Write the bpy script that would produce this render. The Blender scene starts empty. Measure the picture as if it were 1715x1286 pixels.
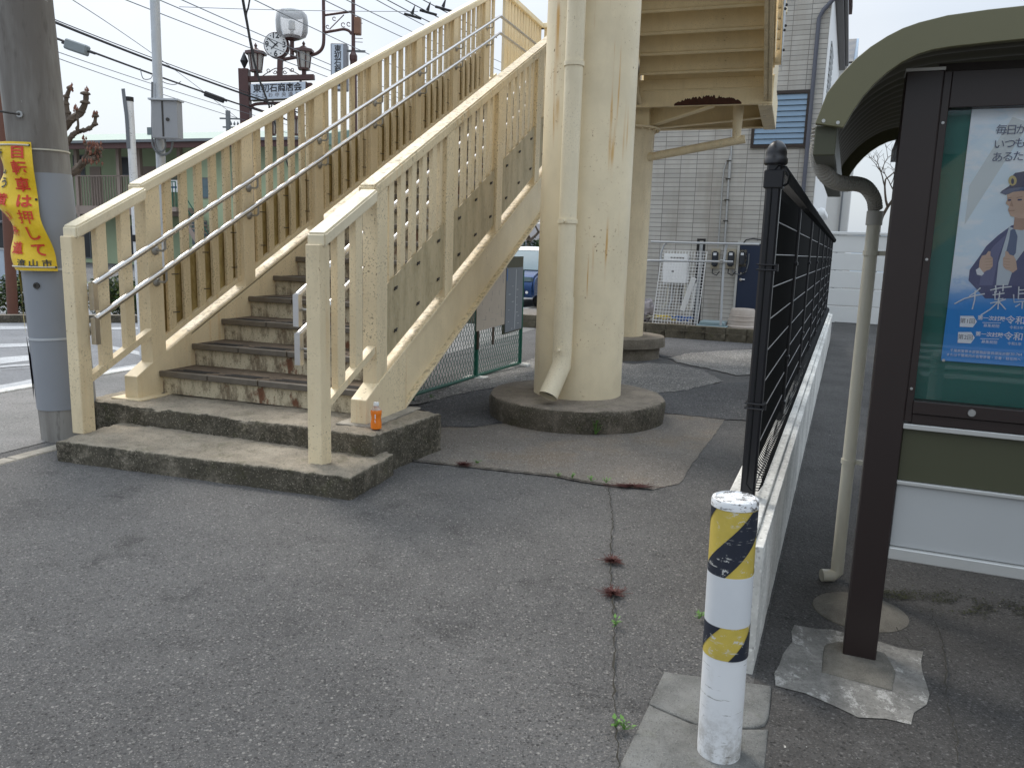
import bpy, bmesh, math, random
from mathutils import Vector, Matrix
from math import sin, cos, tan, radians as R, pi
random.seed(7)
S = bpy.context.scene
C = S.collection

# ------------------------------------------------------------------ camera
FPX, IW, IH = 1327.0, 1715.0, 1286.0
PITCH, ROLL, EYE = R(9.82), R(1.78), 1.5
cF = Vector((0, cos(PITCH), -sin(PITCH)))
_r0 = Vector((1, 0, 0)); _u0 = _r0.cross(cF)
cR = _r0*cos(ROLL) + _u0*sin(ROLL)
cU = -_r0*sin(ROLL) + _u0*cos(ROLL)
cC = Vector((0, 0, EYE))
cam = bpy.data.cameras.new('camera'); camo = bpy.data.objects.new('camera', cam); C.objects.link(camo)
M = Matrix((cR, cU, -cF)).transposed().to_4x4(); M.translation = cC
camo.matrix_world = M
cam.sensor_width = 36; cam.lens = FPX/IW*36; cam.clip_start = .05; cam.clip_end = 2000
S.camera = camo

# ------------------------------------------------------------------ light
SUN_EL, SUN_AZ = R(52), R(-35)
w = bpy.data.worlds.new('World'); S.world = w; w.use_nodes = True
nt = w.node_tree; nt.nodes.clear()
out = nt.nodes.new('ShaderNodeOutputWorld'); bg = nt.nodes.new('ShaderNodeBackground'); bg2 = nt.nodes.new('ShaderNodeBackground')
sky = nt.nodes.new('ShaderNodeTexSky'); sky.sky_type = 'NISHITA'; sky.sun_disc = False
sky.sun_elevation = SUN_EL; sky.sun_rotation = SUN_AZ; sky.dust_density = 4; sky.air_density = 1.0
bg.inputs[1].default_value = .05
bg2.inputs[1].default_value = .80
tc = nt.nodes.new('ShaderNodeTexCoord'); nz = nt.nodes.new('ShaderNodeTexNoise'); nz.inputs['Scale'].default_value = 1.6; nz.inputs['Detail'].default_value = 4
rp = nt.nodes.new('ShaderNodeValToRGB')
rp.color_ramp.elements[0].position = .38; rp.color_ramp.elements[0].color = (.72, .85, 1.0, 1)
rp.color_ramp.elements[1].position = .62; rp.color_ramp.elements[1].color = (1.0, 1.04, 1.07, 1)
nt.links.new(tc.outputs['Generated'], nz.inputs['Vector']); nt.links.new(nz.outputs['Fac'], rp.inputs[0])
sx_ = nt.nodes.new('ShaderNodeSeparateXYZ'); nt.links.new(tc.outputs['Generated'], sx_.inputs[0])
mr_ = nt.nodes.new('ShaderNodeMapRange'); mr_.inputs[1].default_value = .25; mr_.inputs[2].default_value = .95; mr_.inputs[3].default_value = .60; mr_.inputs[4].default_value = 1.75
nt.links.new(sx_.outputs[2], mr_.inputs[0]); nt.links.new(mr_.outputs[0], bg2.inputs[1])   # an overcast sky is brighter overhead
nt.links.new(rp.outputs[0], bg2.inputs[0]); nt.links.new(sky.outputs[0], bg.inputs[0])
add = nt.nodes.new('ShaderNodeAddShader')
nt.links.new(bg.outputs[0], add.inputs[0]); nt.links.new(bg2.outputs[0], add.inputs[1]); nt.links.new(add.outputs[0], out.inputs[0])
sl = bpy.data.lights.new('sun', 'SUN'); so = bpy.data.objects.new('sun', sl); C.objects.link(so)
sl.energy = 1.9; sl.angle = R(14); sl.color = (1, .94, .85)
sd = Vector((sin(SUN_AZ)*cos(SUN_EL), cos(SUN_AZ)*cos(SUN_EL), sin(SUN_EL)))
so.rotation_euler = sd.to_track_quat('Z', 'Y').to_euler()
vs = S.view_settings; vs.view_transform = 'Standard'; vs.look = 'None'; vs.exposure = .1; vs.gamma = 1

# ------------------------------------------------------------------ frames and unprojection
AZ = R(19.0); AZF = R(22.5)
SO = Vector((-2.742, 6.087, 0)); sD = Vector((sin(AZ), cos(AZ), 0)); sN = Vector((cos(AZ), -sin(AZ), 0))
FO = Vector((.903, 2.653, 0)); fE = Vector((sin(AZF), cos(AZF), 0)); fM = Vector((cos(AZF), -sin(AZF), 0))
UP = Vector((0, 0, 1))
def ray(x, y): return cF + cR*((x-IW/2)/FPX) - cU*((y-IH/2)/FPX)
def onz(x, y, z=0.): d = ray(x, y); return cC + d*((z-EYE)/d.z)
def atY(x, y, Y): d = ray(x, y); return cC + d*(Y/d.y)
def onpl(x, y, p, n): d = ray(x, y); return cC + d*((p-cC).dot(n)/d.dot(n))
def sp(ww, s, z=0.): return SO + sN*ww + sD*s + UP*z
def fp(m, e, z=0.): return FO + fM*m + fE*e + UP*z
def fmz(x, y, e):
    v = onpl(x, y, fp(0, e), fE) - FO
    return v.dot(fM), v.z
def sm(t): t = max(0., min(1., t)); return t*t*(3-2*t)
def gh(x, y):
    m = (Vector((x, y, 0))-FO).dot(fM)
    return -.2*sm((y-8)/4.5)*sm((x+3.5)/2.5)*sm((-.02-m)/.25)

# ------------------------------------------------------------------ mesh builder
class MB:
    def __init__(s): s.v = []; s.f = []
    def add(s, vs, fs):
        o = len(s.v); s.v += [tuple(v) for v in vs]; s.f += [tuple(i+o for i in f) for f in fs]
        return s
    def box(s, x0, x1, y0, y1, z0, z1):
        return s.add([(x0,y0,z0),(x1,y0,z0),(x1,y1,z0),(x0,y1,z0),(x0,y0,z1),(x1,y0,z1),(x1,y1,z1),(x0,y1,z1)],
              [(0,3,2,1),(4,5,6,7),(0,1,5,4),(1,2,6,5),(2,3,7,6),(3,0,4,7)])
    def obox(s, c, ax, ay, az, hx, hy, hz):
        c = Vector(c); vs = []
        for k in (-1, 1):
            for i, j in ((-1,-1),(1,-1),(1,1),(-1,1)): vs.append(c + Vector(ax)*hx*i + Vector(ay)*hy*j + Vector(az)*hz*k)
        return s.add(vs, [(0,3,2,1),(4,5,6,7),(0,1,5,4),(1,2,6,5),(2,3,7,6),(3,0,4,7)])
    def prism(s, poly, d):
        n = len(poly); P = [Vector(p) for p in poly]; d = Vector(d)
        return s.add(P + [p+d for p in P], [tuple(range(n))[::-1], tuple(range(n, 2*n))] + [(i, (i+1) % n, (i+1) % n+n, i+n) for i in range(n)])
    def tube(s, pts, r, seg=8, caps=True, r2=None):
        P = [Vector(p) for p in pts]; n = len(P); base = len(s.v); prev = None
        for i, p in enumerate(P):
            t = (P[min(i+1, n-1)] - P[max(i-1, 0)]).normalized()
            if prev is None:
                a = t.cross(Vector((0, 0, 1)) if abs(t.z) < .9 else Vector((1, 0, 0))).normalized()
            else: a = (prev - t*prev.dot(t)).normalized()
            prev = a; b = t.cross(a)
            rr = r if r2 is None else r + (r2-r)*i/(n-1)
            if isinstance(r, (list, tuple)): rr = r[i]
            for k in range(seg):
                an = 2*pi*k/seg; s.v.append(tuple(p + (a*cos(an)+b*sin(an))*rr))
        for i in range(n-1):
            for k in range(seg):
                k2 = (k+1) % seg
                s.f.append((base+i*seg+k, base+i*seg+k2, base+(i+1)*seg+k2, base+(i+1)*seg+k))
        if caps:
            s.f.append(tuple(base+k for k in range(seg))[::-1]); s.f.append(tuple(base+(n-1)*seg+k for k in range(seg)))
        return s
    def lathe(s, prof, c=(0, 0, 0), seg=24, ax=None):
        # prof: (r, h); axis z by default
        base = len(s.v); c = Vector(c)
        A = Vector(ax).normalized() if ax else Vector((0, 0, 1))
        a = A.cross(Vector((0, 0, 1)) if abs(A.z) < .9 else Vector((1, 0, 0))).normalized(); b = A.cross(a)
        for r, h in prof:
            for k in range(seg):
                an = 2*pi*k/seg; s.v.append(tuple(c + A*h + (a*cos(an)+b*sin(an))*max(r, 1e-5)))
        for i in range(len(prof)-1):
            for k in range(seg):
                k2 = (k+1) % seg
                s.f.append((base+i*seg+k, base+i*seg+k2, base+(i+1)*seg+k2, base+(i+1)*seg+k))
        s.f.append(tuple(base+k for k in range(seg))[::-1]); s.f.append(tuple(base+(len(prof)-1)*seg+k for k in range(seg)))
        return s
    def grid(s, P):
        ny, nx = len(P), len(P[0]); base = len(s.v)
        for row in P: s.v += [tuple(p) for p in row]
        for j in range(ny-1):
            for i in range(nx-1): s.f.append((base+j*nx+i, base+j*nx+i+1, base+(j+1)*nx+i+1, base+(j+1)*nx+i))
        return s
    def build(s, name, m, parent=None, bevel=0, smooth=False, seg=1, fix=True):
        me = bpy.data.meshes.new(name); me.from_pydata(s.v, [], s.f); me.update()
        bm = bmesh.new(); bm.from_mesh(me)
        if fix: bmesh.ops.recalc_face_normals(bm, faces=bm.faces)
        if bevel:
            es = [e for e in bm.edges if len(e.link_faces) == 2 and e.calc_face_angle(0) > .5]
            try: bmesh.ops.bevel(bm, geom=es, offset=bevel, segments=seg, affect='EDGES', clamp_overlap=True)
            except Exception: pass
        bm.to_mesh(me); bm.free()
        if smooth:
            for p in me.polygons: p.use_smooth = True
            try: me.set_sharp_from_angle(angle=R(40))
            except Exception: pass
        me.materials.append(m)
        o = bpy.data.objects.new(name, me); C.objects.link(o)
        if parent: o.parent = parent
        return o

def tag(o, label, cat=None, group=None, kind=None):
    if label: o['label'] = label
    if cat: o['category'] = cat
    if group: o['group'] = group
    if kind: o['kind'] = kind
    return o
def thing(name, label, cat, loc=(0, 0, 0), rz=0, group=None):
    o = bpy.data.objects.new(name, None); C.objects.link(o); o.empty_display_size = .1
    o.location = loc; o.rotation_euler = (0, 0, rz)
    return tag(o, label, cat, group)
def world_to(o_loc, rz):
    Mi = (Matrix.Translation(Vector(o_loc)) @ Matrix.Rotation(rz, 4, 'Z')).inverted()
    return lambda p: Mi @ Vector(p)
def dup(mesh_obj, loc, parent, rot=None):
    c = mesh_obj.copy(); C.objects.link(c); c.parent = parent; c.location = loc
    if rot: c.rotation_euler = rot
    return c
def dup_tree(o, loc, rz=None, label=None, parent=None):
    c = o.copy(); C.objects.link(c)
    if parent is None:
        c.location = loc
        if rz is not None: c.rotation_euler = (0, 0, rz)
    else: c.parent = parent
    if label: c['label'] = label
    for ch in list(o.children): dup_tree(ch, None, parent=c)
    return c

# ------------------------------------------------------------------ materials
class NT:
    def __init__(s, name):
        s.m = bpy.data.materials.new(name); s.m.use_nodes = True; s.t = s.m.node_tree
        s.b = s.t.nodes['Principled BSDF']; s.tc = s.t.nodes.new('ShaderNodeTexCoord')
        s.h = None
    def n(s, typ, **k):
        x = s.t.nodes.new(typ)
        for a, b in k.items(): setattr(x, a, b)
        return x
    def l(s, a, b): s.t.links.new(a, b)
    def vec(s, sc=(1, 1, 1), coord='Object', warp=0):
        mp = s.n('ShaderNodeMapping'); mp.inputs['Scale'].default_value = sc
        s.l(s.tc.outputs[coord], mp.inputs[0]); return mp.outputs[0]
    def noise(s, scale, detail=4, rough=.6, sc=(1, 1, 1), dist=0):
        x = s.n('ShaderNodeTexNoise'); x.inputs['Scale'].default_value = scale; x.inputs['Detail'].default_value = detail
        x.inputs['Roughness'].default_value = rough; x.inputs['Distortion'].default_value = dist
        s.l(s.vec(sc), x.inputs['Vector']); return x.outputs['Fac']
    def vor(s, scale, sc=(1, 1, 1), out='Distance', feature='F1'):
        x = s.n('ShaderNodeTexVoronoi'); x.feature = feature; x.inputs['Scale'].default_value = scale
        s.l(s.vec(sc), x.inputs['Vector']); return x.outputs[out]
    def ramp(s, fac, a, b, ca=0., cb=1.):
        x = s.n('ShaderNodeMapRange'); x.interpolation_type = 'SMOOTHSTEP'
        x.inputs[1].default_value = a; x.inputs[2].default_value = b; x.inputs[3].default_value = ca; x.inputs[4].default_value = cb
        s.l(fac, x.inputs[0]); return x.outputs[0]
    def mul(s, a, b):
        x = s.n('ShaderNodeMath', operation='MULTIPLY')
        for i, q in enumerate((a, b)):
            if isinstance(q, (int, float)): x.inputs[i].default_value = q
            else: s.l(q, x.inputs[i])
        return x.outputs[0]
    def math(s, op, a, b=0.):
        x = s.n('ShaderNodeMath', operation=op)
        for i, q in enumerate((a, b)):
            if isinstance(q, (int, float)): x.inputs[i].default_value = q
            else: s.l(q, x.inputs[i])
        return x.outputs[0]
    def mix(s, fac, a, b, mode='MIX'):
        x = s.n('ShaderNodeMix', data_type='RGBA', blend_type=mode)
        if isinstance(fac, (int, float)): x.inputs[0].default_value = fac
        else: s.l(fac, x.inputs[0])
        for i, q in ((6, a), (7, b)):
            if isinstance(q, tuple): x.inputs[i].default_value = (*q[:3], 1)
            else: s.l(q, x.inputs[i])
        return x.outputs[2]
    def col(s, c):
        if isinstance(c, tuple): s.b.inputs['Base Color'].default_value = (*c[:3], 1)
        else: s.l(c, s.b.inputs['Base Color'])
    def bump(s, h, strength=.3, dist=.01):
        x = s.n('ShaderNodeBump'); x.inputs['Strength'].default_value = strength; x.inputs['Distance'].default_value = dist
        s.l(h, x.inputs['Height'])
        if s.h is not None: s.l(s.h, x.inputs['Normal'])
        s.h = x.outputs[0]; s.l(s.h, s.b.inputs['Normal'])
    def rough(s, r):
        if isinstance(r, (int, float)): s.b.inputs['Roughness'].default_value = r
        else: s.l(r, s.b.inputs['Roughness'])
    def sep(s, coord='Object'):
        x = s.n('ShaderNodeSeparateXYZ'); s.l(s.tc.outputs[coord], x.inputs[0]); return x.outputs
    def nz(s):
        g = s.n('ShaderNodeNewGeometry'); x = s.n('ShaderNodeSeparateXYZ'); s.l(g.outputs['Normal'], x.inputs[0]); return x.outputs[2]
def plain(name, c, r=.5, metal=0., var=.12, sc=6., bump=0., spec=.5, bsc=80):
    k = NT(name); dark = tuple(v*(1-var) for v in c); lite = tuple(min(1, v*(1+var)) for v in c)
    k.col(k.mix(k.noise(sc), dark, lite)); k.rough(r); k.b.inputs['Metallic'].default_value = metal
    k.b.inputs['Specular IOR Level'].default_value = spec
    if bump: k.bump(k.noise(bsc), bump, .003)
    return k.m

def m_asphalt(name, a, b, chips=(.24, .23, .22), chipamt=.5, sc=1., warm=None, bs=.6, stain=.5):
    k = NT(name)
    c = k.mix(k.ramp(k.noise(.7, 6, .65), .35, .65), a, b)
    c = k.mix(k.mul(k.ramp(k.noise(2.3, 7, .72), .54, .70), stain), c, tuple(v*.62 for v in a))
    c = k.mix(k.mul(k.ramp(k.noise(3.1, 6, .7, (1.3, .8, 1)), .56, .74), .45), c, tuple(min(1, v*1.35) for v in b))
    if warm: c = k.mix(k.ramp(k.noise(1.4, 5, .7), .45, .65), c, warm)
    def stones(scale, lo, hi, dlo, dhi):
        v = k.n('ShaderNodeTexVoronoi'); v.inputs['Scale'].default_value = scale; k.l(k.vec(), v.inputs['Vector'])
        q = k.n('ShaderNodeSeparateColor'); k.l(v.outputs['Color'], q.inputs[0])
        edge = k.ramp(v.outputs['Distance'], .62, .30)
        return v.outputs['Distance'], k.mul(k.ramp(q.outputs[0], lo, hi), edge), k.mul(k.ramp(q.outputs[1], dlo, dhi), edge)
    d1, c1, p1 = stones(88*sc, .84, .99, .72, .97)
    d2, c2, p2 = stones(190*sc, .60, .97, .55, .95)
    c = k.mix(k.mul(p2, .75), c, tuple(v*.35 for v in a)); c = k.mix(k.mul(c2, chipamt), c, chips)
    c = k.mix(k.mul(p1, .7), c, tuple(v*.3 for v in a)); c = k.mix(k.mul(c1, chipamt*1.1), c, chips)
    # pitted, ravelled patches
    pit = k.mul(k.ramp(k.noise(46, 7, .85, (1, .85, 1)), .57, .70), k.ramp(k.noise(2.3, 6, .7), .46, .64))
    c = k.mix(k.mul(pit, .8), c, tuple(v*.28 for v in a))
    sp_ = k.mul(k.ramp(k.noise(45, 2, .5), .76, .79), .8); c = k.mix(sp_, c, (.55, .54, .5))
    k.col(c); k.rough(.88); k.b.inputs['Specular IOR Level'].default_value = .3
    k.bump(d1, bs, .008); k.bump(d2, bs*.8, .004)
    k.bump(k.math('SUBTRACT', 1., pit), .8, .009)
    k.bump(k.noise(14, 7, .8), .9*bs, .028)
    return k.m
M_ASPH = m_asphalt('asphalt', (.108, .105, .103), (.145, .141, .137), chips=(.36, .345, .32), chipamt=.6, stain=.85, bs=.8)
M_ROAD = m_asphalt('road_asphalt', (.21, .215, .225), (.25, .255, .265), chips=(.34, .34, .34), chipamt=.4)
M_ALLEY = m_asphalt('alley_asphalt', (.055, .052, .049), (.09, .086, .082), chipamt=.4)  # base colour darkened: shade below the shelter roof is put into the asphalt
M_OLD = m_asphalt('worn_asphalt', (.155, .138, .122), (.21, .19, .165), chips=(.45, .42, .37), chipamt=.55, warm=(.19, .155, .12), bs=.5)
M_GRAV = m_asphalt('coarse_asphalt', (.17, .165, .16), (.27, .26, .245), chips=(.66, .63, .57), chipamt=1., bs=1.2, sc=.5)
M_NEW = m_asphalt('dark_asphalt', (.085, .085, .088), (.115, .115, .118), chips=(.30, .29, .28), chipamt=.7, bs=1., sc=.6)
M_SIDE = m_asphalt('sidewalk_asphalt', (.20, .195, .185), (.26, .25, .24), chips=(.4, .38, .36), chipamt=.6)

def m_concrete(name, c, top=None, grime=.0, moss=0., sc=1., bs=.5, light_edge=0):
    k = NT(name)
    base = k.mix(k.ramp(k.noise(3.1*sc, 7, .72), .33, .68), tuple(v*.70 for v in c), tuple(min(1, v*1.18) for v in c))
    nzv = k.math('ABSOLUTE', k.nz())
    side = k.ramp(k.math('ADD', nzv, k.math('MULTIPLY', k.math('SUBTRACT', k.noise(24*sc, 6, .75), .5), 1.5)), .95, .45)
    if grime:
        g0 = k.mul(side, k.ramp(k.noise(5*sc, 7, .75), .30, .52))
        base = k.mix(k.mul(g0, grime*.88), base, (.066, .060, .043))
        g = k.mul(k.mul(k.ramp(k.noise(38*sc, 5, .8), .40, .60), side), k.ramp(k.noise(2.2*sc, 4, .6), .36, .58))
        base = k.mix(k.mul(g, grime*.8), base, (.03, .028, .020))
        sp2 = k.mul(k.mul(k.ramp(k.noise(95*sc, 3, .7), .56, .68), grime*.55), k.ramp(k.noise(4*sc, 4, .6), .40, .62))
        base = k.mix(sp2, base, (.06, .055, .045))
    if moss:
        g = k.mul(k.ramp(k.noise(4.5*sc, 7, .8), .54, .66), moss)
        base = k.mix(g, base, (.075, .078, .03))
    v = k.n('ShaderNodeTexVoronoi'); v.inputs['Scale'].default_value = 120*sc; k.l(k.vec(), v.inputs['Vector'])
    q = k.n('ShaderNodeSeparateColor'); k.l(v.outputs['Color'], q.inputs[0])
    dk = k.mul(k.ramp(q.outputs[1], .70, .95), k.ramp(v.outputs['Distance'], .6, .3)); base = k.mix(k.mul(dk, .6), base, tuple(v_*.35 for v_ in c))
    fl = k.mul(k.ramp(q.outputs[0], .72, .95), k.ramp(v.outputs['Distance'], .6, .3))
    base = k.mix(k.mul(fl, .55), base, tuple(min(1, v_*1.45) for v_ in c))
    k.col(base); k.rough(.92); k.b.inputs['Specular IOR Level'].default_value = .25
    k.bump(v.outputs['Distance'], bs*.7, .005); k.bump(k.noise(26*sc, 6, .78), bs, .012)
    return k.m
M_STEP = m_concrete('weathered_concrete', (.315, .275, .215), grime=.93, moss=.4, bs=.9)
M_FOOT = m_concrete('footing_concrete', (.24, .205, .165), grime=.85, moss=.4)
M_FOOT2 = m_concrete('footing_concrete_pale', (.25, .215, .17), grime=.35, moss=.3)
M_KERB = m_concrete('pale_concrete', (.66, .65, .61), grime=.10, sc=.6, bs=.3)
M_KERB2 = m_concrete('stained_plate', (.36, .33, .28), grime=.3, sc=2)
M_MND = m_concrete('mortar_mound', (.17, .158, .135), grime=.2, sc=2.2)
M_PAVER = m_concrete('granite_slab', (.20, .20, .19), grime=.2, moss=.22, sc=1.7, bs=.8)
M_BLOCK = m_concrete('mossy_block', (.17, .145, .105), grime=.5, moss=.6)
M_CRACK = plain('crack_dirt', (.03, .027, .02), .95, var=.3)
k = NT('rough_mortar'); b_ = k.mix(k.ramp(k.noise(9, 7, .8), .3, .7), (.13, .125, .115), (.25, .24, .22)); b_ = k.mix(k.mul(k.ramp(k.noise(11, 7, .85, (1, .6, 1)), .54, .60), .8), b_, (.42, .41, .385)); b_ = k.mix(k.mul(k.ramp(k.noise(80, 4, .8), .5, .6), .6), b_, (.10, .095, .085)); k.col(b_); k.rough(.92); k.bump(k.noise(60, 5, .8), .7, .006)
M_DIRT = k.m

def m_cream(name, c=(.76, .635, .42), rust=.35, drip=.0, grime=.0, topdirt=0., ctr=None):
    k = NT(name)
    base = k.mix(k.ramp(k.noise(1.3, 6, .65), .35, .65), tuple(v*.90 for v in c), tuple(min(1, v*1.05) for v in c))
    fade = k.mul(k.ramp(k.noise(3.2, 6, .7, (1, 1, .25)), .50, .75), .35)
    base = k.mix(fade, base, (c[0]*.82, c[1]*.80, c[2]*.78))
    if grime:
        g = k.mul(k.ramp(k.noise(5, 6, .75, (1, 1, .22)), .46, .72), grime)
        base = k.mix(g, base, (.30, .22, .11))
        g2 = k.mul(k.mul(k.ramp(k.noise(70, 4, .75), .54, .64), k.ramp(k.noise(2.6, 4, .6), .42, .60)), min(1, grime*2.2))
        base = k.mix(g2, base, (.13, .10, .06))
    if topdirt:
        t = k.mul(k.ramp(k.nz(), .5, .85), k.ramp(k.noise(24, 6, .78), .45, .66))
        base = k.mix(k.mul(t, topdirt), base, (.17, .145, .10))
    if drip:
        st = k.ramp(k.noise(17, 4, .6, (1, 1, .035)), .56, .68)
        msk = k.ramp(k.noise(1.7, 3, .55, (1, 1, .5)), .47, .60)
        base = k.mix(k.mul(k.mul(st, msk), drip), base, (.60, .33, .08))
    if rust:
        cl = k.ramp(k.noise(1.6, 3, .6), .46, .60)
        sp_ = k.mul(k.ramp(k.noise(34, 4, .7), .655, .69), cl)
        halo = k.mul(k.ramp(k.noise(34, 4, .7), .58, .68), cl)
        base = k.mix(k.mul(halo, min(1, rust)*.45), base, (.45, .24, .07))
        base = k.mix(k.mul(sp_, min(1., rust*2.2)), base, (.085, .035, .014))
    k.col(base); k.rough(k.ramp(k.noise(6, 4), .3, .7, .42, .62)); k.b.inputs['Specular IOR Level'].default_value = .4
    k.bump(k.noise(14, 3), .12, .004); k.bump(k.noise(120, 2), .06, .001)
    return k.m
M_CREAM = m_cream('cream_paint', rust=.4, grime=.22, drip=0.25)
M_CREAMB = m_cream('cream_paint_browner', c=(.66, .54, .34), rust=.4, grime=.6, drip=.3)  # darker, browner cream with stronger brown mottling, for the left balusters
M_CREAMP = m_cream('cream_paint_rusty', c=(.80, .69, .48), rust=1., drip=.95)
M_CREAMG = m_cream('cream_paint_grimy', rust=.4, grime=.45, drip=.3, topdirt=.8)
M_CREAMU = m_cream('cream_paint_underside', c=(.80, .66, .41), rust=.25, grime=.12)  # lightened cream, painted brighter because little light reaches the undersides
M_RAIL = m_cream('cream_rail', c=(.79, .70, .51), rust=.2, grime=.12, topdirt=.25)

def m_riser():
    k = NT('stained_riser'); c = (.62, .54, .38)
    base = k.mix(k.noise(8, 4), tuple(v*.8 for v in c), c)
    d = k.ramp(k.noise(9, 7, .8, (1, 1, .35)), .46, .64); base = k.mix(k.mul(d, .85), base, (.14, .10, .06))
    r = k.ramp(k.noise(6, 5, .7, (1, 1, .5)), .58, .66); base = k.mix(k.mul(r, .85), base, (.15, .05, .02))
    g = k.ramp(k.noise(55, 4, .7), .56, .66); base = k.mix(k.mul(g, .7), base, (.05, .042, .03))
    k.col(base); k.rough(.8); k.bump(k.noise(50, 4), .3, .004); return k.m
M_RISER = m_riser()
M_TREAD = m_concrete('tread_concrete', (.13, .098, .07), grime=.5, moss=.1, sc=1.3)
M_NOSE = plain('nosing_metal', (.17, .15, .125), .42, .6, .35, 14, .2)
M_GROOVE = plain('groove_rubber', (.02, .018, .016), .8)

def m_panel():
    k = NT('weathered_frp'); c = (.30, .26, .15)
    base = k.mix(k.ramp(k.noise(5, 6, .8, (1, 1, .3)), .3, .7), (.33, .27, .155), (.52, .43, .27))
    f = k.ramp(k.noise(120, 2, .5, (1, 1, .25)), .55, .7); base = k.mix(k.mul(f, .35), base, (.5, .46, .36))
    g = k.ramp(k.noise(14, 5, .8), .56, .7); base = k.mix(k.mul(g, .45), base, (.13, .115, .07))
    k.col(base); k.rough(.6); k.b.inputs['Transmission Weight'].default_value = 0
    k.bump(k.noise(150, 2, .5, (1, 1, .3)), .25, .002); return k.m
M_PANEL = m_panel()
def m_panel2():
    k = NT('yellowed_frp')
    base = k.mix(k.ramp(k.noise(4, 6, .8, (1, 1, .4)), .35, .68), (.28, .2, .07), (.5, .41, .2))
    g = k.ramp(k.noise(12, 5, .8), .55, .7); base = k.mix(k.mul(g, .7), base, (.15, .11, .04))
    k.col(base); k.rough(.55)
    tr = k.n('ShaderNodeBsdfTranslucent'); k.l(base, tr.inputs[0])
    mx = k.n('ShaderNodeMixShader'); mx.inputs[0].default_value = .35
    k.l(k.b.outputs[0], mx.inputs[1]); k.l(tr.outputs[0], mx.inputs[2]); k.l(mx.outputs[0], k.t.nodes['Material Output'].inputs[0])
    return k.m
M_PANEL2 = m_panel2()
M_STEEL = plain('brushed_steel', (.62, .61, .60), .28, 1., .1, 20)
M_STEELD = plain('dull_steel', (.40, .40, .39), .45, .8, .12, 20)
M_ZINC = plain('galvanised', (.50, .52, .54), .5, .5, .12, 8)
M_BOLT = plain('dark_bolt', (.06, .055, .05), .5, .5)
M_BLACK = plain('black_paint', (.009, .009, .012), .38, 0, .2, 8)
M_BLACKM = plain('black_mesh', (.007, .008, .009), .55, 0, .1, spec=.3)
M_WIRE = plain('mesh_wire_shine', (.25, .25, .26), .3, .3, .1)  # pale grey paints the highlight onto the black fence's horizontal wires
def m_white(name='white_paint', c=(.78, .79, .8), chips=.8, k2=0):
    k = NT(name)
    base = k.mix(k.noise(4, 3), tuple(v*.90 for v in c), c)
    g = k.mul(k.ramp(k.noise(7, 6, .75, (1, 1, .5)), .50, .75), .5); base = k.mix(g, base, (.42, .40, .35))
    cl = k.ramp(k.noise(5.5, 3, .6), .50-.3*k2, .62-.3*k2)
    g = k.mul(k.mul(k.ramp(k.noise(48, 5, .8, (.6, .6, 1.5)), .56-.04*k2, .61-.03*k2), cl), chips); base = k.mix(g, base, (.13, .12, .11))
    sc_ = k.mul(k.ramp(k.noise(30, 4, .8, (.25, .25, 2.6)), .63, .66), .8); base = k.mix(sc_, base, (.25, .24, .22))
    dirt = k.mul(k.ramp(k.sep()[2], .22, .0), k.ramp(k.noise(16, 6, .8), .40, .65)); base = k.mix(k.mul(dirt, .7), base, (.24, .215, .18))
    k.col(base); k.rough(.5); k.bump(k.noise(40, 4), .25, .002); return k.m
M_WHITEP = m_white()
M_WHITE = plain('clean_white', (.78, .78, .77), .5, 0, .05)
M_LIGHTW = plain('white_strip', (.62, .64, .66), .5, 0, .08)
def m_band(name, c):
    k = NT(name); base = k.mix(k.ramp(k.noise(9, 5), .3, .7), tuple(v*.8 for v in c), c)
    cl = k.ramp(k.noise(6, 3), .46, .60)
    g = k.mul(k.ramp(k.noise(42, 5, .8, (.7, .7, 1.2)), .585, .61), cl); base = k.mix(g, base, (.6, .6, .57))
    sc_ = k.mul(k.ramp(k.noise(26, 4, .8, (.2, .2, 3.2)), .64, .66), .85); base = k.mix(sc_, base, (.55, .54, .50))
    k.col(base); k.rough(.4); return k.m
M_YEL = m_band('yellow_reflective', (.60, .46, .09)); M_NAVY = m_band('dark_reflective', (.022, .027, .042))
def m_pole():
    k = NT('utility_pole_concrete')
    base = k.mix(k.ramp(k.noise(3, 5, .7, (1, 1, .15)), .35, .65), (.15, .135, .12), (.27, .26, .24))
    s1 = k.ramp(k.noise(10, 4, .7, (1, 1, .2)), .56, .66); base = k.mix(k.mul(s1, .5), base, (.09, .08, .07))
    s2 = k.ramp(k.noise(7, 5, .8, (1, 1, .4)), .67, .70); base = k.mix(k.mul(s2, .8), base, (.55, .55, .53))
    k.col(base); k.rough(.85); k.bump(k.noise(90), .3, .003); return k.m
M_POLE = m_pole()
M_WRAP = plain('grey_vinyl_wrap', (.235, .25, .275), .5, 0, .06, 3, .05)
def m_cloth():
    k = NT('yellow_banner'); c = (.80, .55, .015)
    k.col(k.mix(k.noise(6, 3), (.72, .47, .012), c)); k.rough(.42); k.bump(k.noise(9, 3), .4, .02); return k.m
M_BAN = m_cloth()
M_RED = plain('red_print', (.60, .045, .015), .5); M_INK = plain('black_print', (.03, .03, .035), .5); M_WPRINT = plain('white_print', (.85, .87, .9), .5)
M_NAVYT = plain('navy_print', (.05, .09, .2), .5); M_GREYT = plain('grey_print', (.22, .22, .24), .5)
M_BROWN = plain('dark_brown_metal', (.022, .014, .013), .38, .0, .1, 4)
M_OLIVE = plain('olive_metal', (.145, .136, .072), .4, .0, .07, 3)
M_OLIVED = plain('olive_panel', (.06, .062, .034), .45, 0, .08, 3)
M_RIB = plain('corrugated_olive', (.12, .108, .07), .5, 0, .1, 4)
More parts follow.
